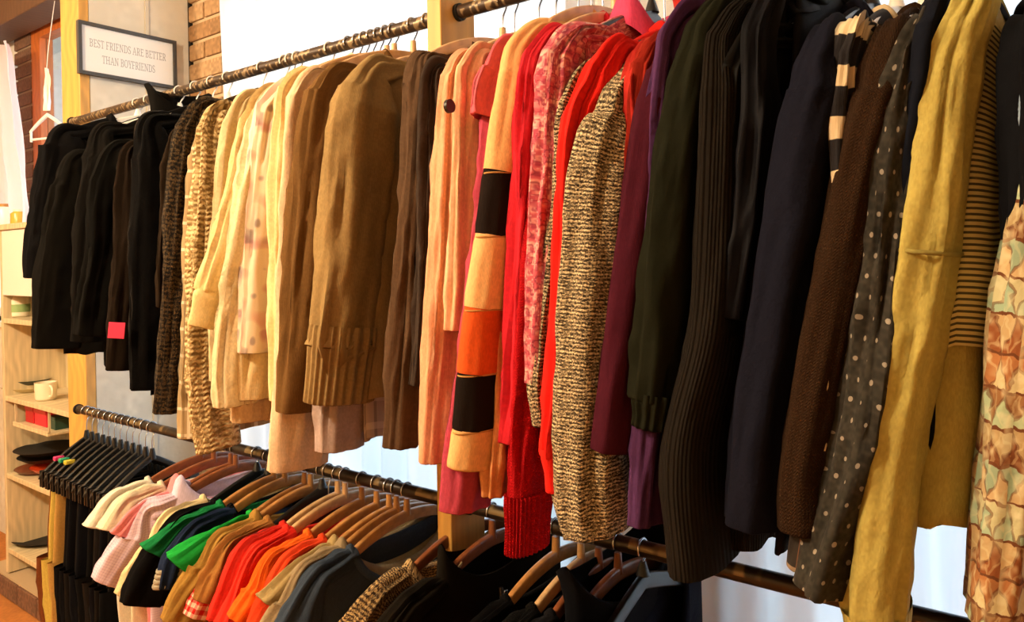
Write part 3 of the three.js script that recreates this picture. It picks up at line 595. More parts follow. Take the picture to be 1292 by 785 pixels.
top('cream and black speckled cardigan', 'cardigan', 'cardigan', 'cream and black speckled chunky cardigan with rounded sleeve end', [[772, 76], [752, 88], [738, 120], [723, 170], [713, 250], [708, 350], [704, 450], [702, 560], [704, 625], [708, 660]], cloth('#ffffff', 'knit', 'marl'), { au: [0.075, 0.068], ratio: 0.55, fold: 0.008, hang: 'black', len: 0.62, th: 0.03 });
top('red jacket with stand collar', 'jacket', 'jacket', 'red fleece jacket with a tall stand collar', [[786, 60], [780, 110], [784, 180], [782, 300], [776, 470]], cloth('#a8241c', 'fleece'), { collar: 'tall', nw: 0.13, dipF: 0.03, au: [0.045, 0.04], hang: 'black', len: 0.55 });
top('rust red top', 'top', 'top', 'rust red top beside the tall red collar', [[806, 44], [797, 70], [792, 130], [787, 250], [782, 400]], cloth('#8a2418', 'jersey'), { au: [0.045, 0.04], collar: 'tall', hang: 'black', len: 0.52 });
top('burgundy sweater', 'sweater', 'sweater', 'burgundy purple sweater with a straight sleeve', [[826, 52], [815, 82], [803, 140], [787, 230], [774, 320], [758, 430], [741, 562]], cloth('#3f1220', 'jersey'), { au: [0.06, 0.055], ratio: 0.5, fold: 0.004, hang: 'black', len: 0.56 });
top('lilac cardigan', 'cardigan', 'cardigan', 'muted lilac cardigan with long narrow sleeve', [[848, 10], [833, 28], [826, 62], [819, 150], [814, 250], [806, 400], [797, 560], [790, 655]], cloth('#4b2c52', 'jersey'), { au: [0.035, 0.036], collar: 'thick', hang: 'black', len: 0.6 });
top('dark green jacket', 'jacket', 'jacket', 'dark olive green jacket with gathered elastic cuff', [[878, -8], [863, 18], [852, 70], [838, 130], [822, 230], [813, 330], [804, 430], [797, 500], [793, 534]], cloth('#191a10', 'weave'), { au: [0.062, 0.055], ratio: 0.5, hang: 'black', len: 0.6, collar: 'shirt', cuff: { len: 0.03, k: 0.97, ribs: 18 } });
{
  const m = cloth('#1b1713', 'rib');
  const g = top('black ribbed cardigan', 'cardigan', 'cardigan', 'black ribbed cardigan with a thick rolled shawl collar', [[904, 6], [890, 60], [882, 130], [876, 260], [864, 420], [832, 560], [840, 702]], m, { au: [0.06, 0.075], ratio: 0.4, collar: 'shawl', hang: 'black', hem: 700, fold: 0.004, th: 0.03 });
  part('shawl_roll', tubeGeo([V(0.03, -g.h - 0.02, -0.06), V(0.05, -g.h - 0.07, -0.02), V(0.058, -g.h - 0.15, 0.03), V(0.052, -g.h - 0.28, 0.05), V(0.048, -g.h - 0.5, 0.055), V(0.045, -g.h - 0.71, 0.055)], 0.02, 60, 12), cloth('#201a15', 'chunk'), g.t, 'thick rolled knit front edge');
}
{
  const m = cloth('#11100f', 'weave', 'heather', { roughness: 0.55 });
  const g = top('black quilted jacket', 'jacket', 'jacket', 'black quilted jacket with slanted stitched channels', [[928, 40], [916, 100], [908, 200], [902, 300], [896, 420]], m, { au: [0.04, 0.035], collar: 'stand', hang: 'black', len: 0.62 });
  for (let k = 0; k < 9; k++) part('quilt_channel', tubeGeo([V(0.03, -g.h - 0.1 - k * 0.055, -0.16), V(0.037, -g.h - 0.13 - k * 0.055, 0), V(0.03, -g.h - 0.16 - k * 0.055, 0.17)], 0.011, 16, 8), m, g.t);
}
top('black satin blouse', 'blouse', 'blouse', 'black smooth blouse with soft folds and long dark hem', [[952, -20], [940, 50], [935, 160], [927, 260], [919, 330], [909, 400]], cloth('#0f0f14', 'weave', 'heather', { roughness: 0.6 }), { au: [0.045, 0.04], hang: 'black', hem: 706, bodyFold: 0.012 });
top('navy sweatshirt', 'sweatshirt', 'sweatshirt', 'plain navy sweatshirt with a broad sleeve', [[1018, 28], [1004, 46], [993, 90], [978, 180], [957, 300], [937, 420], [920, 540], [910, 648]], cloth('#12131f', 'fleece'), { au: [0.075, 0.065], ratio: 0.5, fold: 0.006, collar: 'thick', hang: 'black', len: 0.66 });
top('cream and black striped top', 'top', 'top', 'cream and black striped top with checked cuff', [[1066, 24], [1054, 50], [1047, 120], [1043, 180], [1049, 260], [1034, 420], [1012, 560], [989, 706]], cloth('#ffffff', 'jersey', 'stripeNavy'), { au: [0.036, 0.036], hang: 'white', len: 0.5, cuff: { len: 0.1, k: 1.02 }, cuffMat: cloth('#ffffff', 'weave', 'tartan') });
top('dark brown knit sweater', 'sweater', 'sweater', 'dark brown fine knit sweater with a broad sleeve', [[1098, 28], [1083, 50], [1073, 90], [1057, 170], [1037, 260], [1017, 370], [994, 490], [977, 590], [976, 652]], cloth('#2c1d11', 'knit'), { au: [0.065, 0.06], ratio: 0.5, fold: 0.004, hang: 'white', len: 0.58 });
top('dotted dark blouse', 'blouse', 'blouse', 'charcoal blouse scattered with pale dots, flared sleeve', [[1144, 18], [1127, 45], [1115, 90], [1104, 150], [1094, 240], [1085, 330], [1072, 430], [1052, 560], [1022, 660], [1001, 728]], cloth('#ffffff', 'weave', 'dots'), { au: [0.05, 0.062], ratio: 0.4, fold: 0.01, hang: 'white', len: 0.56 });
top('dark navy shirt', 'shirt', 'shirt', 'dark navy shirt wedged beside the olive yellow sweatshirt', [[1168, -10], [1157, 40], [1143, 120], [1128, 220], [1113, 350], [1095, 500]], cloth('#10131d', 'weave'), { au: [0.045, 0.04], collar: 'shirt', hang: 'white', len: 0.6 });
{
  const yel = cloth('#afa156', 'fleece');
  const g = top('olive yellow sweatshirt', 'sweatshirt', 'sweatshirt', 'olive yellow sweatshirt with finely ribbed front and long sleeve', [[1204, -20], [1180, 10], [1161, 70], [1145, 160], [1133, 240], [1124, 318], [1111, 400], [1096, 480], [1081, 570], [1067, 660], [1058, 750], [1060, 830]], yel, { au: [0.045, 0.055], ratio: 0.56, fold: 0.007, hang: 'white', len: 0.6, th: 0.05, free: true, push: -0.01, bodyFold: 0.012, cuff: { len: 0.055, k: 0.9, ribs: 0 }, cuffMat: cloth('#afa156', 'rib'), rows: 80 });
  // ribbed front panel, following the front of the torso
  const { at } = g.bd, pr = 40, pc = 40;
  const geo = grid(pr, pc, (i, j) => { const ph = lerp(-0.25, Math.PI - 0.35, j / pc), q = at(Math.round(lerp(10, 32, i / pr)), ph); return [q[0] + 0.005, q[1] - g.h, q[2] + 0.004 * Math.cos(ph), q[3], q[4]]; });
  part('ribbed_front', geo, cloth('#ffffff', 'none', 'ribStripe'), g.t, 'finely ribbed front panel');
  const S = g.path[g.path.length - 7];
  part('sleeve_seam', new THREE.TorusGeometry(1, 0.045, 8, 64).rotateX(Math.PI / 2).scale(S.ax * 1.13, 0.05, S.au * 1.13).rotateZ(-0.12).translate(S.c.x, S.c.y, S.c.z), yel, g.t);
}
top('black vest', 'vest', 'vest', 'black vest between the olive sweatshirt and patterned fleece', [[1270, 10], [1257, 80], [1258, 180], [1258, 300], [1252, 372]], cloth('#0d0e12', 'weave'), { au: [0.045, 0.04], ratio: 0.8, backSleeve: false, hang: 'white', len: 0.6 });
top('light blue shirt', 'shirt', 'shirt', 'light blue denim shirt beside the patterned fleece', [[1296, 10], [1284, 60], [1278, 140], [1275, 215]], cloth('#7f93a8', 'weave'), { au: [0.035, 0.035], ratio: 0.8, collar: 'shirt', hang: 'white', len: 0.5 });
top('patterned fleece', 'fleece_jacket', 'fleece', 'fleece with rust, cream and sage zigzag bands', [[1318, 40], [1298, 120], [1280, 210], [1258, 320], [1240, 430], [1230, 540], [1220, 660], [1210, 765]], cloth('#dfe6e0', 'fleece', 'aztec'), { au: [0.055, 0.052], ratio: 0.55, fold: 0.006, hang: 'white', len: 0.62 });

// ---------------------------------------------------------------- clothes on the lower rail
const low = (short, name, cat, label, L, mat, o = {}) => garment({ short, name, cat, label, L, mat, railY: LOW_Y, group: LO, sh: 0.225, sd: 0.026, nw: 0.145, dipF: 0.085, dipB: 0.045, backSleeve: false, rows: 34, len: 0.6, ...o });
const SHORT = { cuff: undefined };
// black clip hangers with trousers beside the partition
{
  const trousers = (x, color, label, kind, w = 0.13) => {
    const t = thing('trousers', label, 'trousers', V(x, LOW_Y, RAIL_Z), LO);
    const m = cloth(color, kind);
    const g = torso({ nw: w, sw: w + 0.005, sd: 0.01, len: 0.3, hw: w + 0.02, th: 0.016, dipF: 0, dipB: 0, fold: 0.006, seed: x * 9, rows: 24, hem: false }).g; g.translate(0, -0.19, 0);
    part('waist', g, m, t);
    for (const s of [-1, 1]) part('leg', sleeveGeo([0, 0.25, 0.5, 0.75, 1].map((f) => ({ c: V(0.008 * Math.sin(f * 5 + x * 30), -0.43 - f * 0.45, s * lerp(0.075, 0.07, f)), au: lerp(0.078, 0.06, f), ax: lerp(0.018, 0.022, f) })), { fold: 0.006, seed: x * 7 + s, rows: 30, cols: 28 }), m, t);
    part('waistband', torso({ nw: w, sw: w + 0.002, sd: 0.004, len: 0.035, hw: w + 0.003, th: 0.019, dipF: 0, dipB: 0, fold: 0, rows: 12, hem: false }).g.translate(0, -0.188, 0), m, t);
  };
  const cols = ['#6b3a1c', '#b9a04a', '#a8803f', '#0d0b0b', '#0b0a0c', '#15110e', '#0c0c10', '#0d0b0a', '#1a1512', '#0c0a0d', '#14100c', '#0a0a0b'];
  const say = ['rust brown', 'mustard green', 'tan', 'black', 'jet black', 'dark brown', 'inky blue black', 'coal black', 'charcoal', 'soot black', 'espresso brown', 'pitch black'];
  const clipTone = ['#c02f6a', '#1d8a62', '#c8b23a', null, null, null, null, null, null];
  for (let k = 0; k < 12; k++) {
    const x = X_END + 0.06 + k * 0.039;
    const h = hanger('clip', x, LOW_Y, 0.075, `black clip hanger holding the ${say[k]} trousers`, 'clip hangers on the lower rail');
    if (clipTone[k]) part('size_marker', new RoundedBoxGeometry(0.018, 0.014, 0.03, 2, 0.004), std(clipTone[k], { roughness: 0.35 }), h, 'small coloured size marker').position.set(0, -0.075 - 0.06, 0.085);
    trousers(x, cols[k], `${say[k]} trousers on a clip hanger near the partition`, 'weave', 0.1 + 0.02 * rnd());
  }
}
low('white tee', 't_shirt', 'shirt', 'white T-shirt next to the clip hangers', [[153, 568], [124, 594], [112, 630], [99, 671]], cloth('#e6dcc8', 'jersey'), { hang: 'woodC', au: [0.06, 0.06], len: 0.62 });
low('cream tee', 't_shirt', 'shirt', 'cream T-shirt between the white tee and pink polo', [[166, 588], [140, 612], [128, 632], [118, 650]], cloth('#e8dcbb', 'jersey'), { hang: 'woodC', au: [0.055, 0.055] });
low('pink polo', 'polo_shirt', 'shirt', 'bright pink polo shirt with short sleeve', [[186, 582], [160, 604], [143, 630], [130, 656]], cloth('#ee8b90', 'jersey'), { hang: 'woodC', au: [0.055, 0.055], collar: 'shirt' });
low('lilac checked shirt', 'shirt', 'shirt', 'lilac finely checked shirt with a broad pale collar', [[196, 590], [160, 614], [146, 650], [128, 700], [108, 732]], cloth('#ffffff', 'weave', 'checkLilac'), { hang: 'woodC', au: [0.065, 0.06], collar: 'shirt', collarMat: cloth('#dcc8e0', 'weave'), len: 0.65 });
low('cream blouse', 'blouse', 'blouse', 'cream blouse with long sleeve beside the lilac shirt', [[222, 608], [192, 632], [176, 662], [156, 700], [137, 736]], cloth('#e6cf9d', 'weave'), { hang: 'black', au: [0.055, 0.05] });
low('black tee', 't_shirt', 'shirt', 'black T-shirt between the cream blouse and green tee', [[234, 622], [206, 648], [182, 680], [160, 722], [147, 750]], cloth('#0b0a0b', 'jersey'), { hang: 'black', au: [0.055, 0.055] });
low('deep green tee', 't_shirt', 'shirt', 'deep green T-shirt with flared short sleeve', [[243, 610], [208, 636], [186, 660], [164, 690]], cloth('#1d7d44', 'jersey'), { hang: 'woodA', au: [0.055, 0.065], ratio: 0.4 });
{
  const g = low('navy varsity top', 'top', 'top', 'navy top with cream stripes on sleeve and shoulder', [[256, 606], [226, 632], [210, 670], [198, 712], [190, 742]], cloth('#1f2a44', 'jersey'), { hang: 'woodA', au: [0.045, 0.042], collarMat: cloth('#0c0c10', 'rib') });
  const P = g.path, band = (k, q) => { const a = P[k], b = P[k + 1]; const c = a.c.clone().lerp(b.c, q), au = lerp(a.au, b.au, q), ax = lerp(a.ax, b.ax, q); part('stripe', new THREE.TorusGeometry(1, 0.12, 8, 40).rotateX(Math.PI / 2).scale(ax * 1.02, 0.05, au * 1.02).translate(c.x, c.y, c.z), cloth('#e7dcc0', 'rib'), g.t); };
  const e = P.length - 2; band(e, 0.2); band(e, 0.4); band(e, 0.6); band(e, 0.8);
  for (const s of [0.024, 0.036]) part('shoulder_stripe', tubeGeo([V(s * 0.5, -g.h - 0.025, 0.1), V(s * 0.8, -g.h - 0.055, 0.17), V(s, -g.h - 0.12, 0.215), V(s, -g.h - 0.2, 0.235)], 0.0045, 20, 8), cloth('#e7dcc0', 'rib'), g.t);
}
low('bright green tee', 't_shirt', 'shirt', 'bright grass green T-shirt beside the navy top', [[286, 624], [250, 648], [224, 676], [194, 706]], cloth('#1f9a3c', 'jersey'), { hang: 'woodA', au: [0.055, 0.065], ratio: 0.4 });
low('ochre blouse', 'blouse', 'blouse', 'ochre tan blouse with gathered neckline', [[292, 628], [256, 652], [238, 690], [215, 740], [196, 790]], cloth('#a07a3a', 'weave'), { hang: 'woodA', au: [0.055, 0.055], collar: 'thick' });
low('camel jacket', 'jacket', 'jacket', 'camel brown jacket between the ochre blouse and gingham shirt', [[300, 646], [272, 672], [252, 710], [240, 760]], cloth('#9a6a35', 'weave'), { hang: 'black', au: [0.045, 0.045] });
low('red gingham shirt', 'shirt', 'shirt', 'red and white gingham shirt beside the red tops', [[300, 672], [262, 702], [244, 735], [226, 776]], cloth('#ffffff', 'weave', 'gingham'), { hang: 'black', au: [0.05, 0.055], collar: null });
low('red sweater', 'sweater', 'sweater', 'red sweater behind the scarlet V-neck', [[330, 632], [291, 660], [272, 695], [256, 785]], cloth('#d42a1c', 'jersey'), { hang: 'woodB', au: [0.055, 0.055] });
low('scarlet sweater', 'sweater', 'sweater', 'scarlet sweater with an open neck on a pale hanger', [[340, 640], [300, 666], [283, 700], [266, 790]], cloth('#e03020', 'jersey'), { hang: 'woodB', au: [0.06, 0.055], dipF: 0.1, nw: 0.155, len: 0.62 });
low('orange tee', 't_shirt', 'shirt', 'bright orange T-shirt under the red-orange one', [[366, 672], [322, 700], [304, 730], [280, 790]], cloth('#ee6414', 'jersey'), { hang: 'woodA', au: [0.05, 0.05] });
low('vermilion tee', 't_shirt', 'shirt', 'vermilion T-shirt beside the khaki blouse', [[380, 662], [340, 690], [322, 720], [306, 790]], cloth('#d84018', 'jersey'), { hang: 'woodA', au: [0.055, 0.05] });
low('khaki blouse', 'blouse', 'blouse', 'khaki blouse with a knotted collar', [[398, 664], [356, 692], [334, 722], [314, 742]], cloth('#a08a5c', 'weave'), { hang: 'woodA', au: [0.05, 0.055], collar: 'thick' });
low('beige grey shirt', 'shirt', 'shirt', 'beige grey shirt beside the slate blue tee', [[404, 672], [364, 698], [344, 735], [316, 800]], cloth('#948162', 'weave'), { hang: 'woodA', au: [0.05, 0.05], collar: 'thick' });
low('slate blue tee', 't_shirt', 'shirt', 'slate blue T-shirt with a wide scooped neck', [[428, 660], [378, 692], [360, 722], [338, 800]], cloth('#36404f', 'jersey'), { hang: 'woodA', au: [0.06, 0.06], dipF: 0.1, dipB: 0.03, nw: 0.15, len: 0.62, sh: 0.225, th: 0.03 });
low('speckled brown cardigan', 'cardigan', 'cardigan', 'brown and black speckled knit cardigan beside the post', [[490, 680], [450, 700], [430, 735], [412, 810]], cloth('#ffffff', 'knit', 'marlBrown'), { hang: 'woodC', au: [0.065, 0.06], fold: 0.008, collar: 'thick' });
{
  const g = low('black zip jacket', 'jacket', 'jacket', 'black jacket with a metal zip and cream neck label', [[530, 694], [488, 722], [466, 750], [448, 820]], cloth('#16120d', 'weave'), { hang: 'woodC', au: [0.06, 0.06], collar: 'stand' });
  part('zipper', tubeGeo([V(0.034, -g.h - 0.06, 0.02), V(0.04, -g.h - 0.2, 0.02), V(0.044, -g.h - 0.5, 0.02)], 0.004, 20, 6), M.darkSteel, g.t);
  part('zip_pull', new RoundedBoxGeometry(0.004, 0.026, 0.01, 2, 0.0015).translate(0.045, -g.h - 0.075, 0.02), M.steel, g.t);
  part('neck_label', new RoundedBoxGeometry(0.003, 0.022, 0.05, 2, 0.001).rotateZ(-0.5).rotateX(0.5).translate(0.004, -g.h - 0.012, 0.115), cloth('#d8c69a', 'weave'), g.t, 'cream woven neck label');
}
// black garments right of the post
low('black tunic touching the post', 'tunic', 'tunic', 'black tunic right beside the rack post', [[612, 728], [572, 746], [556, 765], [540, 800]], cloth('#0b0a0b', 'jersey'), { hang: 'woodA', au: [0.06, 0.06] });
low('black wool cardigan', 'cardigan', 'cardigan', 'black wool cardigan between the tunic and the fleece', [[640, 720], [606, 742], [590, 765], [574, 810]], cloth('#0d0c0c', 'knit'), { hang: 'woodB', au: [0.055, 0.055] });
low('dark grey fleece', 'fleece_jacket', 'fleece', 'very dark grey fleece on a reddish hanger', [[664, 728], [630, 752], [612, 780], [600, 820]], cloth('#131215', 'fleece'), { hang: 'woodC', au: [0.055, 0.055] });
low('black hooded jacket', 'jacket', 'jacket', 'black hooded jacket on a reddish hanger', [[690, 716], [656, 742], [636, 772], [620, 820]], cloth('#0c0d12', 'jersey'), { hang: 'woodC', au: [0.055, 0.055], collar: 'tall' });
low('midnight blue jacket', 'jacket', 'jacket', 'midnight blue jacket on a black plastic hanger, last on the lower rail', [[722, 738], [690, 764], [672, 790], [660, 840]], cloth('#0b0d18', 'fleece'), { hang: 'black', au: [0.06, 0.06], dipF: 0.13 });
console.log(report.join('\n'));
// ---------------------------------------------------------------- sign on the partition
{
  const a = atX(97, 25, X_END + 0.012), b = atX(221, 55, X_END + 0.012), c = atX(97, 92, X_END + 0.012);
  const w = a.z - b.z, h = a.y - c.y, yc = (a.y + c.y) / 2, zc = (a.z + b.z) / 2, f = 0.011;
  const t = thing('framed_sign', 'white sign in a thin black frame reading best friends', 'sign', V(X_END + 0.004, yc, zc));
  part('frame', merge([boxAt(0, 0.018, h / 2 - f, h / 2, -w / 2, w / 2), boxAt(0, 0.018, -h / 2, -h / 2 + f, -w / 2, w / 2), boxAt(0, 0.018, -h / 2 + f, h / 2 - f, -w / 2, -w / 2 + f), boxAt(0, 0.018, -h / 2 + f, h / 2 - f, w / 2 - f, w / 2)]), M.frameDark, t);
  const cv = document.createElement('canvas'); cv.width = 1024; cv.height = Math.round(1024 * (h - 2 * f) / (w - 2 * f));
  const k = cv.getContext('2d'); k.fillStyle = '#e9e9e9'; k.fillRect(0, 0, cv.width, cv.height);
  k.fillStyle = '#8f9194'; k.textAlign = 'center'; k.textBaseline = 'middle';
  const line = (s, y, wd, px) => { k.save(); k.font = `${px}px serif`; const m = k.measureText(s).width; k.translate(512, y); k.scale(wd / m, 1); k.fillText(s, 0, 0); k.restore(); };
  line('BEST FRIENDS ARE BETTER', cv.height * 0.36, 850, 118); line('THAN BOYFRIENDS', cv.height * 0.68, 590, 118);
  const tx = new THREE.CanvasTexture(cv); tx.colorSpace = THREE.SRGBColorSpace; tx.magFilter = THREE.LinearFilter;
  part('sign_face', new THREE.PlaneGeometry(w - 2 * f + 0.002, h - 2 * f + 0.002).rotateY(Math.PI / 2).translate(0.009, 0, 0), new THREE.MeshStandardMaterial({ map: tx, roughness: 0.6 }), t);
}
// ---------------------------------------------------------------- shelf unit left of the partition
{
  const zf = -1.24, zb = WIN_Z + 0.02, R = X_END - 0.14, Lx = atZ(6, 500, zf).x, th = 0.025;
  const t = thing('shelf_unit', 'cream painted open shelf unit left of the pine post', 'shelf', V(Lx, 0, zb));
  const B = (x0, x1, y0, y1, z0, z1, r) => boxAt(x0 - Lx, x1 - Lx, y0, y1, z0 - zb, z1 - zb, r);
  const yAt = (py) => atZ(8, py, zf).y;
  const ys = [yAt(690), yAt(597), yAt(500), yAt(402)];
  const topY = yAt(283);
  part('side_panel', B(Lx - th, Lx, 0.1, topY, zb, zf, 0.003), M.shelf, t); part('side_panel', B(R - th, R, 0.1, topY, zb, zf, 0.003), M.shelf, t);
  part('back_panel', B(Lx, R - th, 0.1, topY, zb, zb + 0.012), M.shelf, t);
  for (const y of ys) part('shelf_board', B(Lx, R - th, y - 0.022, y, zb + 0.012, zf, 0.003), M.shelf, t);
  part('top_board', B(Lx - th, R, topY - 0.025, topY, zb, zf + 0.01, 0.003), M.shelf, t);
  part('cupboard_front', B(Lx, R - th, ys[3] + 0.10, topY - 0.026, zf - 0.02, zf, 0.003), std('#e9e2d8', { roughness: 0.35 }), t, 'smooth white front panel');
  console.log('shelf', Lx, ys, topY);
  // brick plinth
  const pl = thing('brick_plinth', 'low dark brick plinth under the cream shelf unit', 'plinth', V(Lx, 0, zb));
  part('mortar', B(Lx - 0.2, R, 0, 0.095, zb, zf + 0.012), M.mortar, pl);
  const bg = boxAt(-0.095, 0.095, -0.041, 0.041, 0, 0.022, 0.004);
  for (let x = R - 0.1, k = 0; x > Lx - 0.15; x -= 0.2, k++) part('brick', bg, M.brickDark, pl).position.set(x - Lx, 0.048, zf - zb);
  const onShelf = (px, k, dz = 0.1) => { const p = atZ(px, 500, zf - dz); return V(p.x, ys[k], zf - dz); };
  // round black plates
  const plate = (r, label, pos, mat = M.blackMatt) => { const q = thing('plate', label, 'plate', pos); part('dish', new THREE.LatheGeometry([[0, 0.004], [r * 0.7, 0.004], [r * 0.98, 0.02], [r, 0.021], [r * 0.72, 0], [0, 0]].map(([x, y]) => new THREE.Vector2(x, y)), 48), mat, q); return q; };
  plate(0.15, 'large round black tray on the lowest shelf', onShelf(60, 0, 0.16));
  plate(0.13, 'black plate lying on the stack of trays', onShelf(52, 1, 0.12).add(V(0.06, 0.085, 0)));
  plate(0.12, 'grey black oval tray in the middle of the plate stack', onShelf(52, 1, 0.12).add(V(0.07, 0.055, 0)));
  plate(0.09, 'red dish under the black plates', onShelf(60, 1, 0.1).add(V(0.05, 0.028, 0)), std('#d2451e', { roughness: 0.3 }));
  plate(0.1, 'brown dish at the bottom of the plate stack', onShelf(46, 1, 0.1).add(V(0.03, 0.0, 0)), std('#7a3a1e', { roughness: 0.3 }));
  plate(0.09, 'dark ornamental dish on the middle shelf', onShelf(36, 2, 0.12).add(V(0.02, 0.031, 0)), std('#2c3a36', { roughness: 0.3 }));
  plate(0.11, 'cream saucer under the dark ornamental dish', onShelf(36, 2, 0.12).add(V(0.02, 0, 0)), std('#d7c79a', { roughness: 0.4 }));
  // hanging tray with red boxes
  const hy = yAt(536), hx = atZ(14, 520, zf).x;
  const tr = thing('wire_tray', 'slim cream tray slung under the middle shelf', 'tray', V(hx, hy, zf - 0.14));
  part('base', boxAt(0, 0.36, 0, 0.012, -0.12, 0.135, 0.003), M.shelf, tr); part('lip', boxAt(0, 0.36, 0.012, 0.02, 0.128, 0.135, 0.002), M.shelf, tr);
  for (const x of [0.005, 0.35]) part('strut', boxAt(x, x + 0.006, 0, ys[2] - 0.022 - hy, 0.12, 0.128), M.shelf, tr);
  const redBox = (x, w, h, label, c) => { const q = thing('gift_box', label, 'box', V(hx + x, hy + 0.012, zf - 0.1), 'boxes on the hanging tray'); part('box_body', boxAt(-w / 2, w / 2, 0, h * 0.8, -0.05, 0.05, 0.004), std(c, { roughness: 0.4 }), q); part('lid', boxAt(-w / 2 - 0.003, w / 2 + 0.003, h * 0.72, h, -0.053, 0.053, 0.004), std(c, { roughness: 0.35 }), q); };
  redBox(0.055, 0.085, 0.075, 'deep red gift box at the tray edge', '#b81420'); redBox(0.17, 0.12, 0.07, 'wide pinkish red gift box', '#d8283c'); redBox(0.29, 0.06, 0.055, 'small dark green gift box', '#24483a');
  // mug and plastic bottle
  const mug = thing('mug', 'white mug with a small drawing on the middle shelf', 'mug', onShelf(58, 2, 0.06));
  part('cup', new THREE.LatheGeometry([[0, 0], [0.036, 0], [0.04, 0.01], [0.042, 0.075], [0.039, 0.075], [0.036, 0.01], [0, 0.008]].map(([x, y]) => new THREE.Vector2(x, y)), 32), std('#e8dcc0', { roughness: 0.3 }), mug);
  part('handle', new THREE.TorusGeometry(0.022, 0.005, 8, 24).translate(0.045, 0.04, 0), std('#e8dcc0', { roughness: 0.3 }), mug);
  const bt = thing('plastic_bottle', 'white plastic bottle with green print on the upper shelf', 'bottle', onShelf(26, 3, 0.07));
  part('bottle_body', new THREE.LatheGeometry([[0, 0], [0.042, 0], [0.045, 0.01], [0.045, 0.075], [0.036, 0.1], [0.016, 0.115], [0.016, 0.13], [0, 0.13]].map(([x, y]) => new THREE.Vector2(x, y)), 32), std('#eadfc4', { roughness: 0.3 }), bt);
  part('bottle_label', new THREE.CylinderGeometry(0.0455, 0.0455, 0.035, 32, 1, true).translate(0, 0.04, 0), std('#8aa56a', { roughness: 0.5 }), bt, 'faded green label');
  part('cap', new THREE.CylinderGeometry(0.018, 0.018, 0.016, 24).translate(0, 0.137, 0), std('#c9a56a', { roughness: 0.4 }), bt);
  part('spout', new THREE.CylinderGeometry(0.004, 0.006, 0.06, 12).rotateZ(Math.PI / 2).translate(-0.03, 0.125, 0), std('#c9a56a', { roughness: 0.4 }), bt);
  // things on top of the unit
  const topAt = (px, dz = 0.12) => { const p = atZ(px, 283, zf - dz); return V(p.x, topY, zf - dz); };
  const jar = (px, h, r, c, label, cc, dz) => { const q = thing('jar', label, 'jar', topAt(px, dz)); part('jar_body', new THREE.LatheGeometry([[0, 0], [r, 0], [r * 1.04, 0.01], [r, h * 0.75], [r * 0.6, h * 0.88], [r * 0.6, h * 0.9], [0, h * 0.9]].map(([x, y]) => new THREE.Vector2(x, y)), 28), std(c, { roughness: 0.25 }), q); part('lid', new THREE.CylinderGeometry(r * 0.64, r * 0.64, h * 0.12, 24).translate(0, h * 0.94, 0), std(cc, { roughness: 0.4 }), q); };
  jar(6, 0.11, 0.035, '#e8ebe4', 'white jar with a brass lid on top of the shelf unit', '#a9793a', 0.1);
  jar(23, 0.075, 0.03, '#e0a848', 'amber jar on top of the shelf unit', '#efe6d0', 0.1);
  const card = thing('white_box', 'plain white box standing behind the jars', 'box', topAt(24, 0.24)); part('box_body', boxAt(-0.05, 0.05, 0, 0.1, -0.02, 0.02, 0.002), M.whitePlastic, card); part('lid', boxAt(-0.052, 0.052, 0.1, 0.135, -0.022, 0.022, 0.002), std('#b9b0c0'), card);
}
// gathered curtain of the far window
{
  const z = -1.36, nc = 60, m = part('tied_curtain', grid(30, nc, (i, j) => {
    const t = i / 30, s = j / nc, y = lerp(2.5, 1.62, t);
    const xr = lerp(atZ(10, 0, z).x, atZ(38, 235, z).x, Math.pow(t, 0.8)), x = xr - (1 - s) * 0.75;
    return [x, y, z + 0.025 * Math.sin(s * 40 + 1.2 * n2(s * 3, t)) + 0.012 * n2(s * 9, t * 2), s, y];
  }), M.curtainPink, scene);
  m.name = 'tied_curtain'; tag(m, 'pinkish white curtain gathered beside the far wooden window', 'curtain');
}
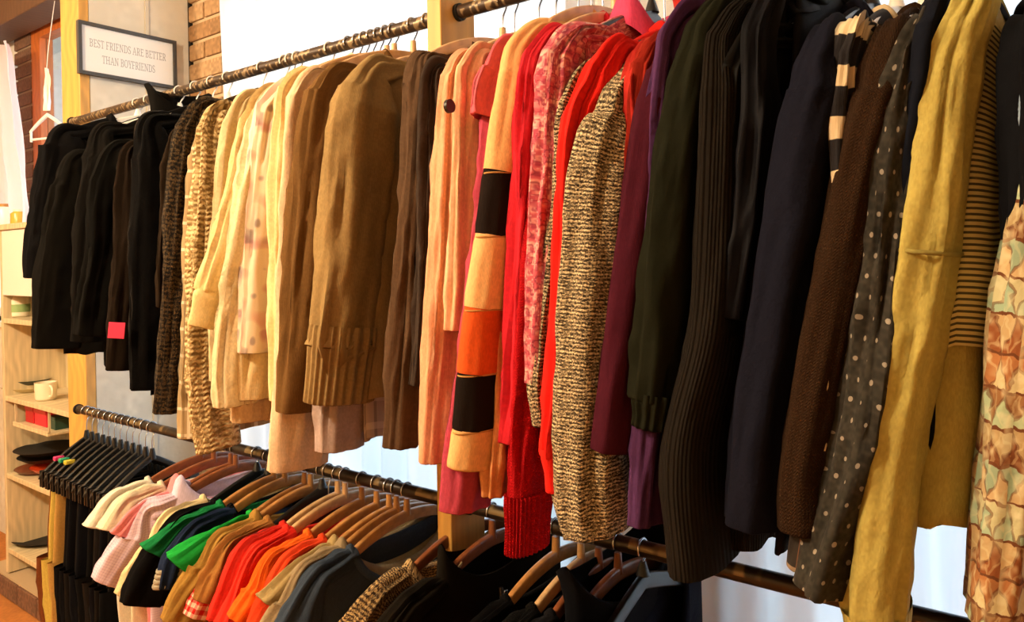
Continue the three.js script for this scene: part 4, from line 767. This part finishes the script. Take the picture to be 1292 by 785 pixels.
// brown beam, string and small white hanger in front of the far window
{
  const z = -1.42;
  const p = atZ(48, 22, z);
  const bm = thing('ceiling_beam', 'rough brown timber beam above the far window', 'beam', V(p.x, 0, z)); part('timber', boxAt(-0.75, 0.4, p.y, p.y + 0.14, -0.07, 0.07, 0.006), M.darkWood, bm);
  const s0 = atZ(60, 22, z + 0.08), s1 = atZ(60, 145, z + 0.08);
  const t = thing('doll_hanger', 'small white painted hanger on a long string', 'hanger', V(s1.x, s1.y, s1.z));
  part('string', tubeGeo([V(0, p.y + 0.02 - s1.y, -0.04), V(0.003, (s0.y - s1.y) * 0.5, 0), V(0, 0.02, 0)], 0.0016, 16, 6), M.whitePlastic, t);
  part('ribbon', grid(20, 6, (i, j) => { const a = i / 20, b = j / 6 - 0.5; return [b * lerp(0.012, 0.05, a) + 0.006 * Math.sin(a * 9), lerp(0.2, 0.02, a), 0.01 * Math.sin(b * 6 + a * 5), b, a]; }), M.whitePlastic, t, 'white ribbon bow');
  part('shoulders', bentBar(0.11, 0.07, 0.008, 0.006, 0.2).rotateY(Math.PI / 2 + 0.3), M.whitePlastic, t);
  part('bar', new THREE.CylinderGeometry(0.005, 0.005, 0.2, 10).rotateZ(Math.PI / 2).rotateY(0.3).translate(0, -0.1, 0), M.whitePlastic, t);
  for (const s of [-1, 1]) part('side_bar', new THREE.CylinderGeometry(0.005, 0.005, 0.05, 10).translate(s * 0.095, -0.085, -s * 0.03), M.whitePlastic, t);
}
// reveal bricks of the far window
{
  const g = new THREE.Group(); g.name = 'wall_reveal'; g.userData.kind = 'structure'; scene.add(g);
  const x0 = -4.33, bg = boxAt(-0.1, 0.1, -0.03, 0.03, 0, 0.016, 0.004);
  part('mortar', boxAt(x0 + 0.02, -4.12, 1.0, CEIL, WIN_Z - 0.001, WIN_Z + 0.008), std('#8a725a', { roughness: 0.95 }), g);
  for (let r = 0; r < 23; r++) for (let x = x0 + 0.1; x < x0 + 0.12; x += 0.21) part('brick', bg, M.brickDark, g).position.set(x, 1.04 + r * 0.073, WIN_Z);
}
renderer.render(scene, camera);
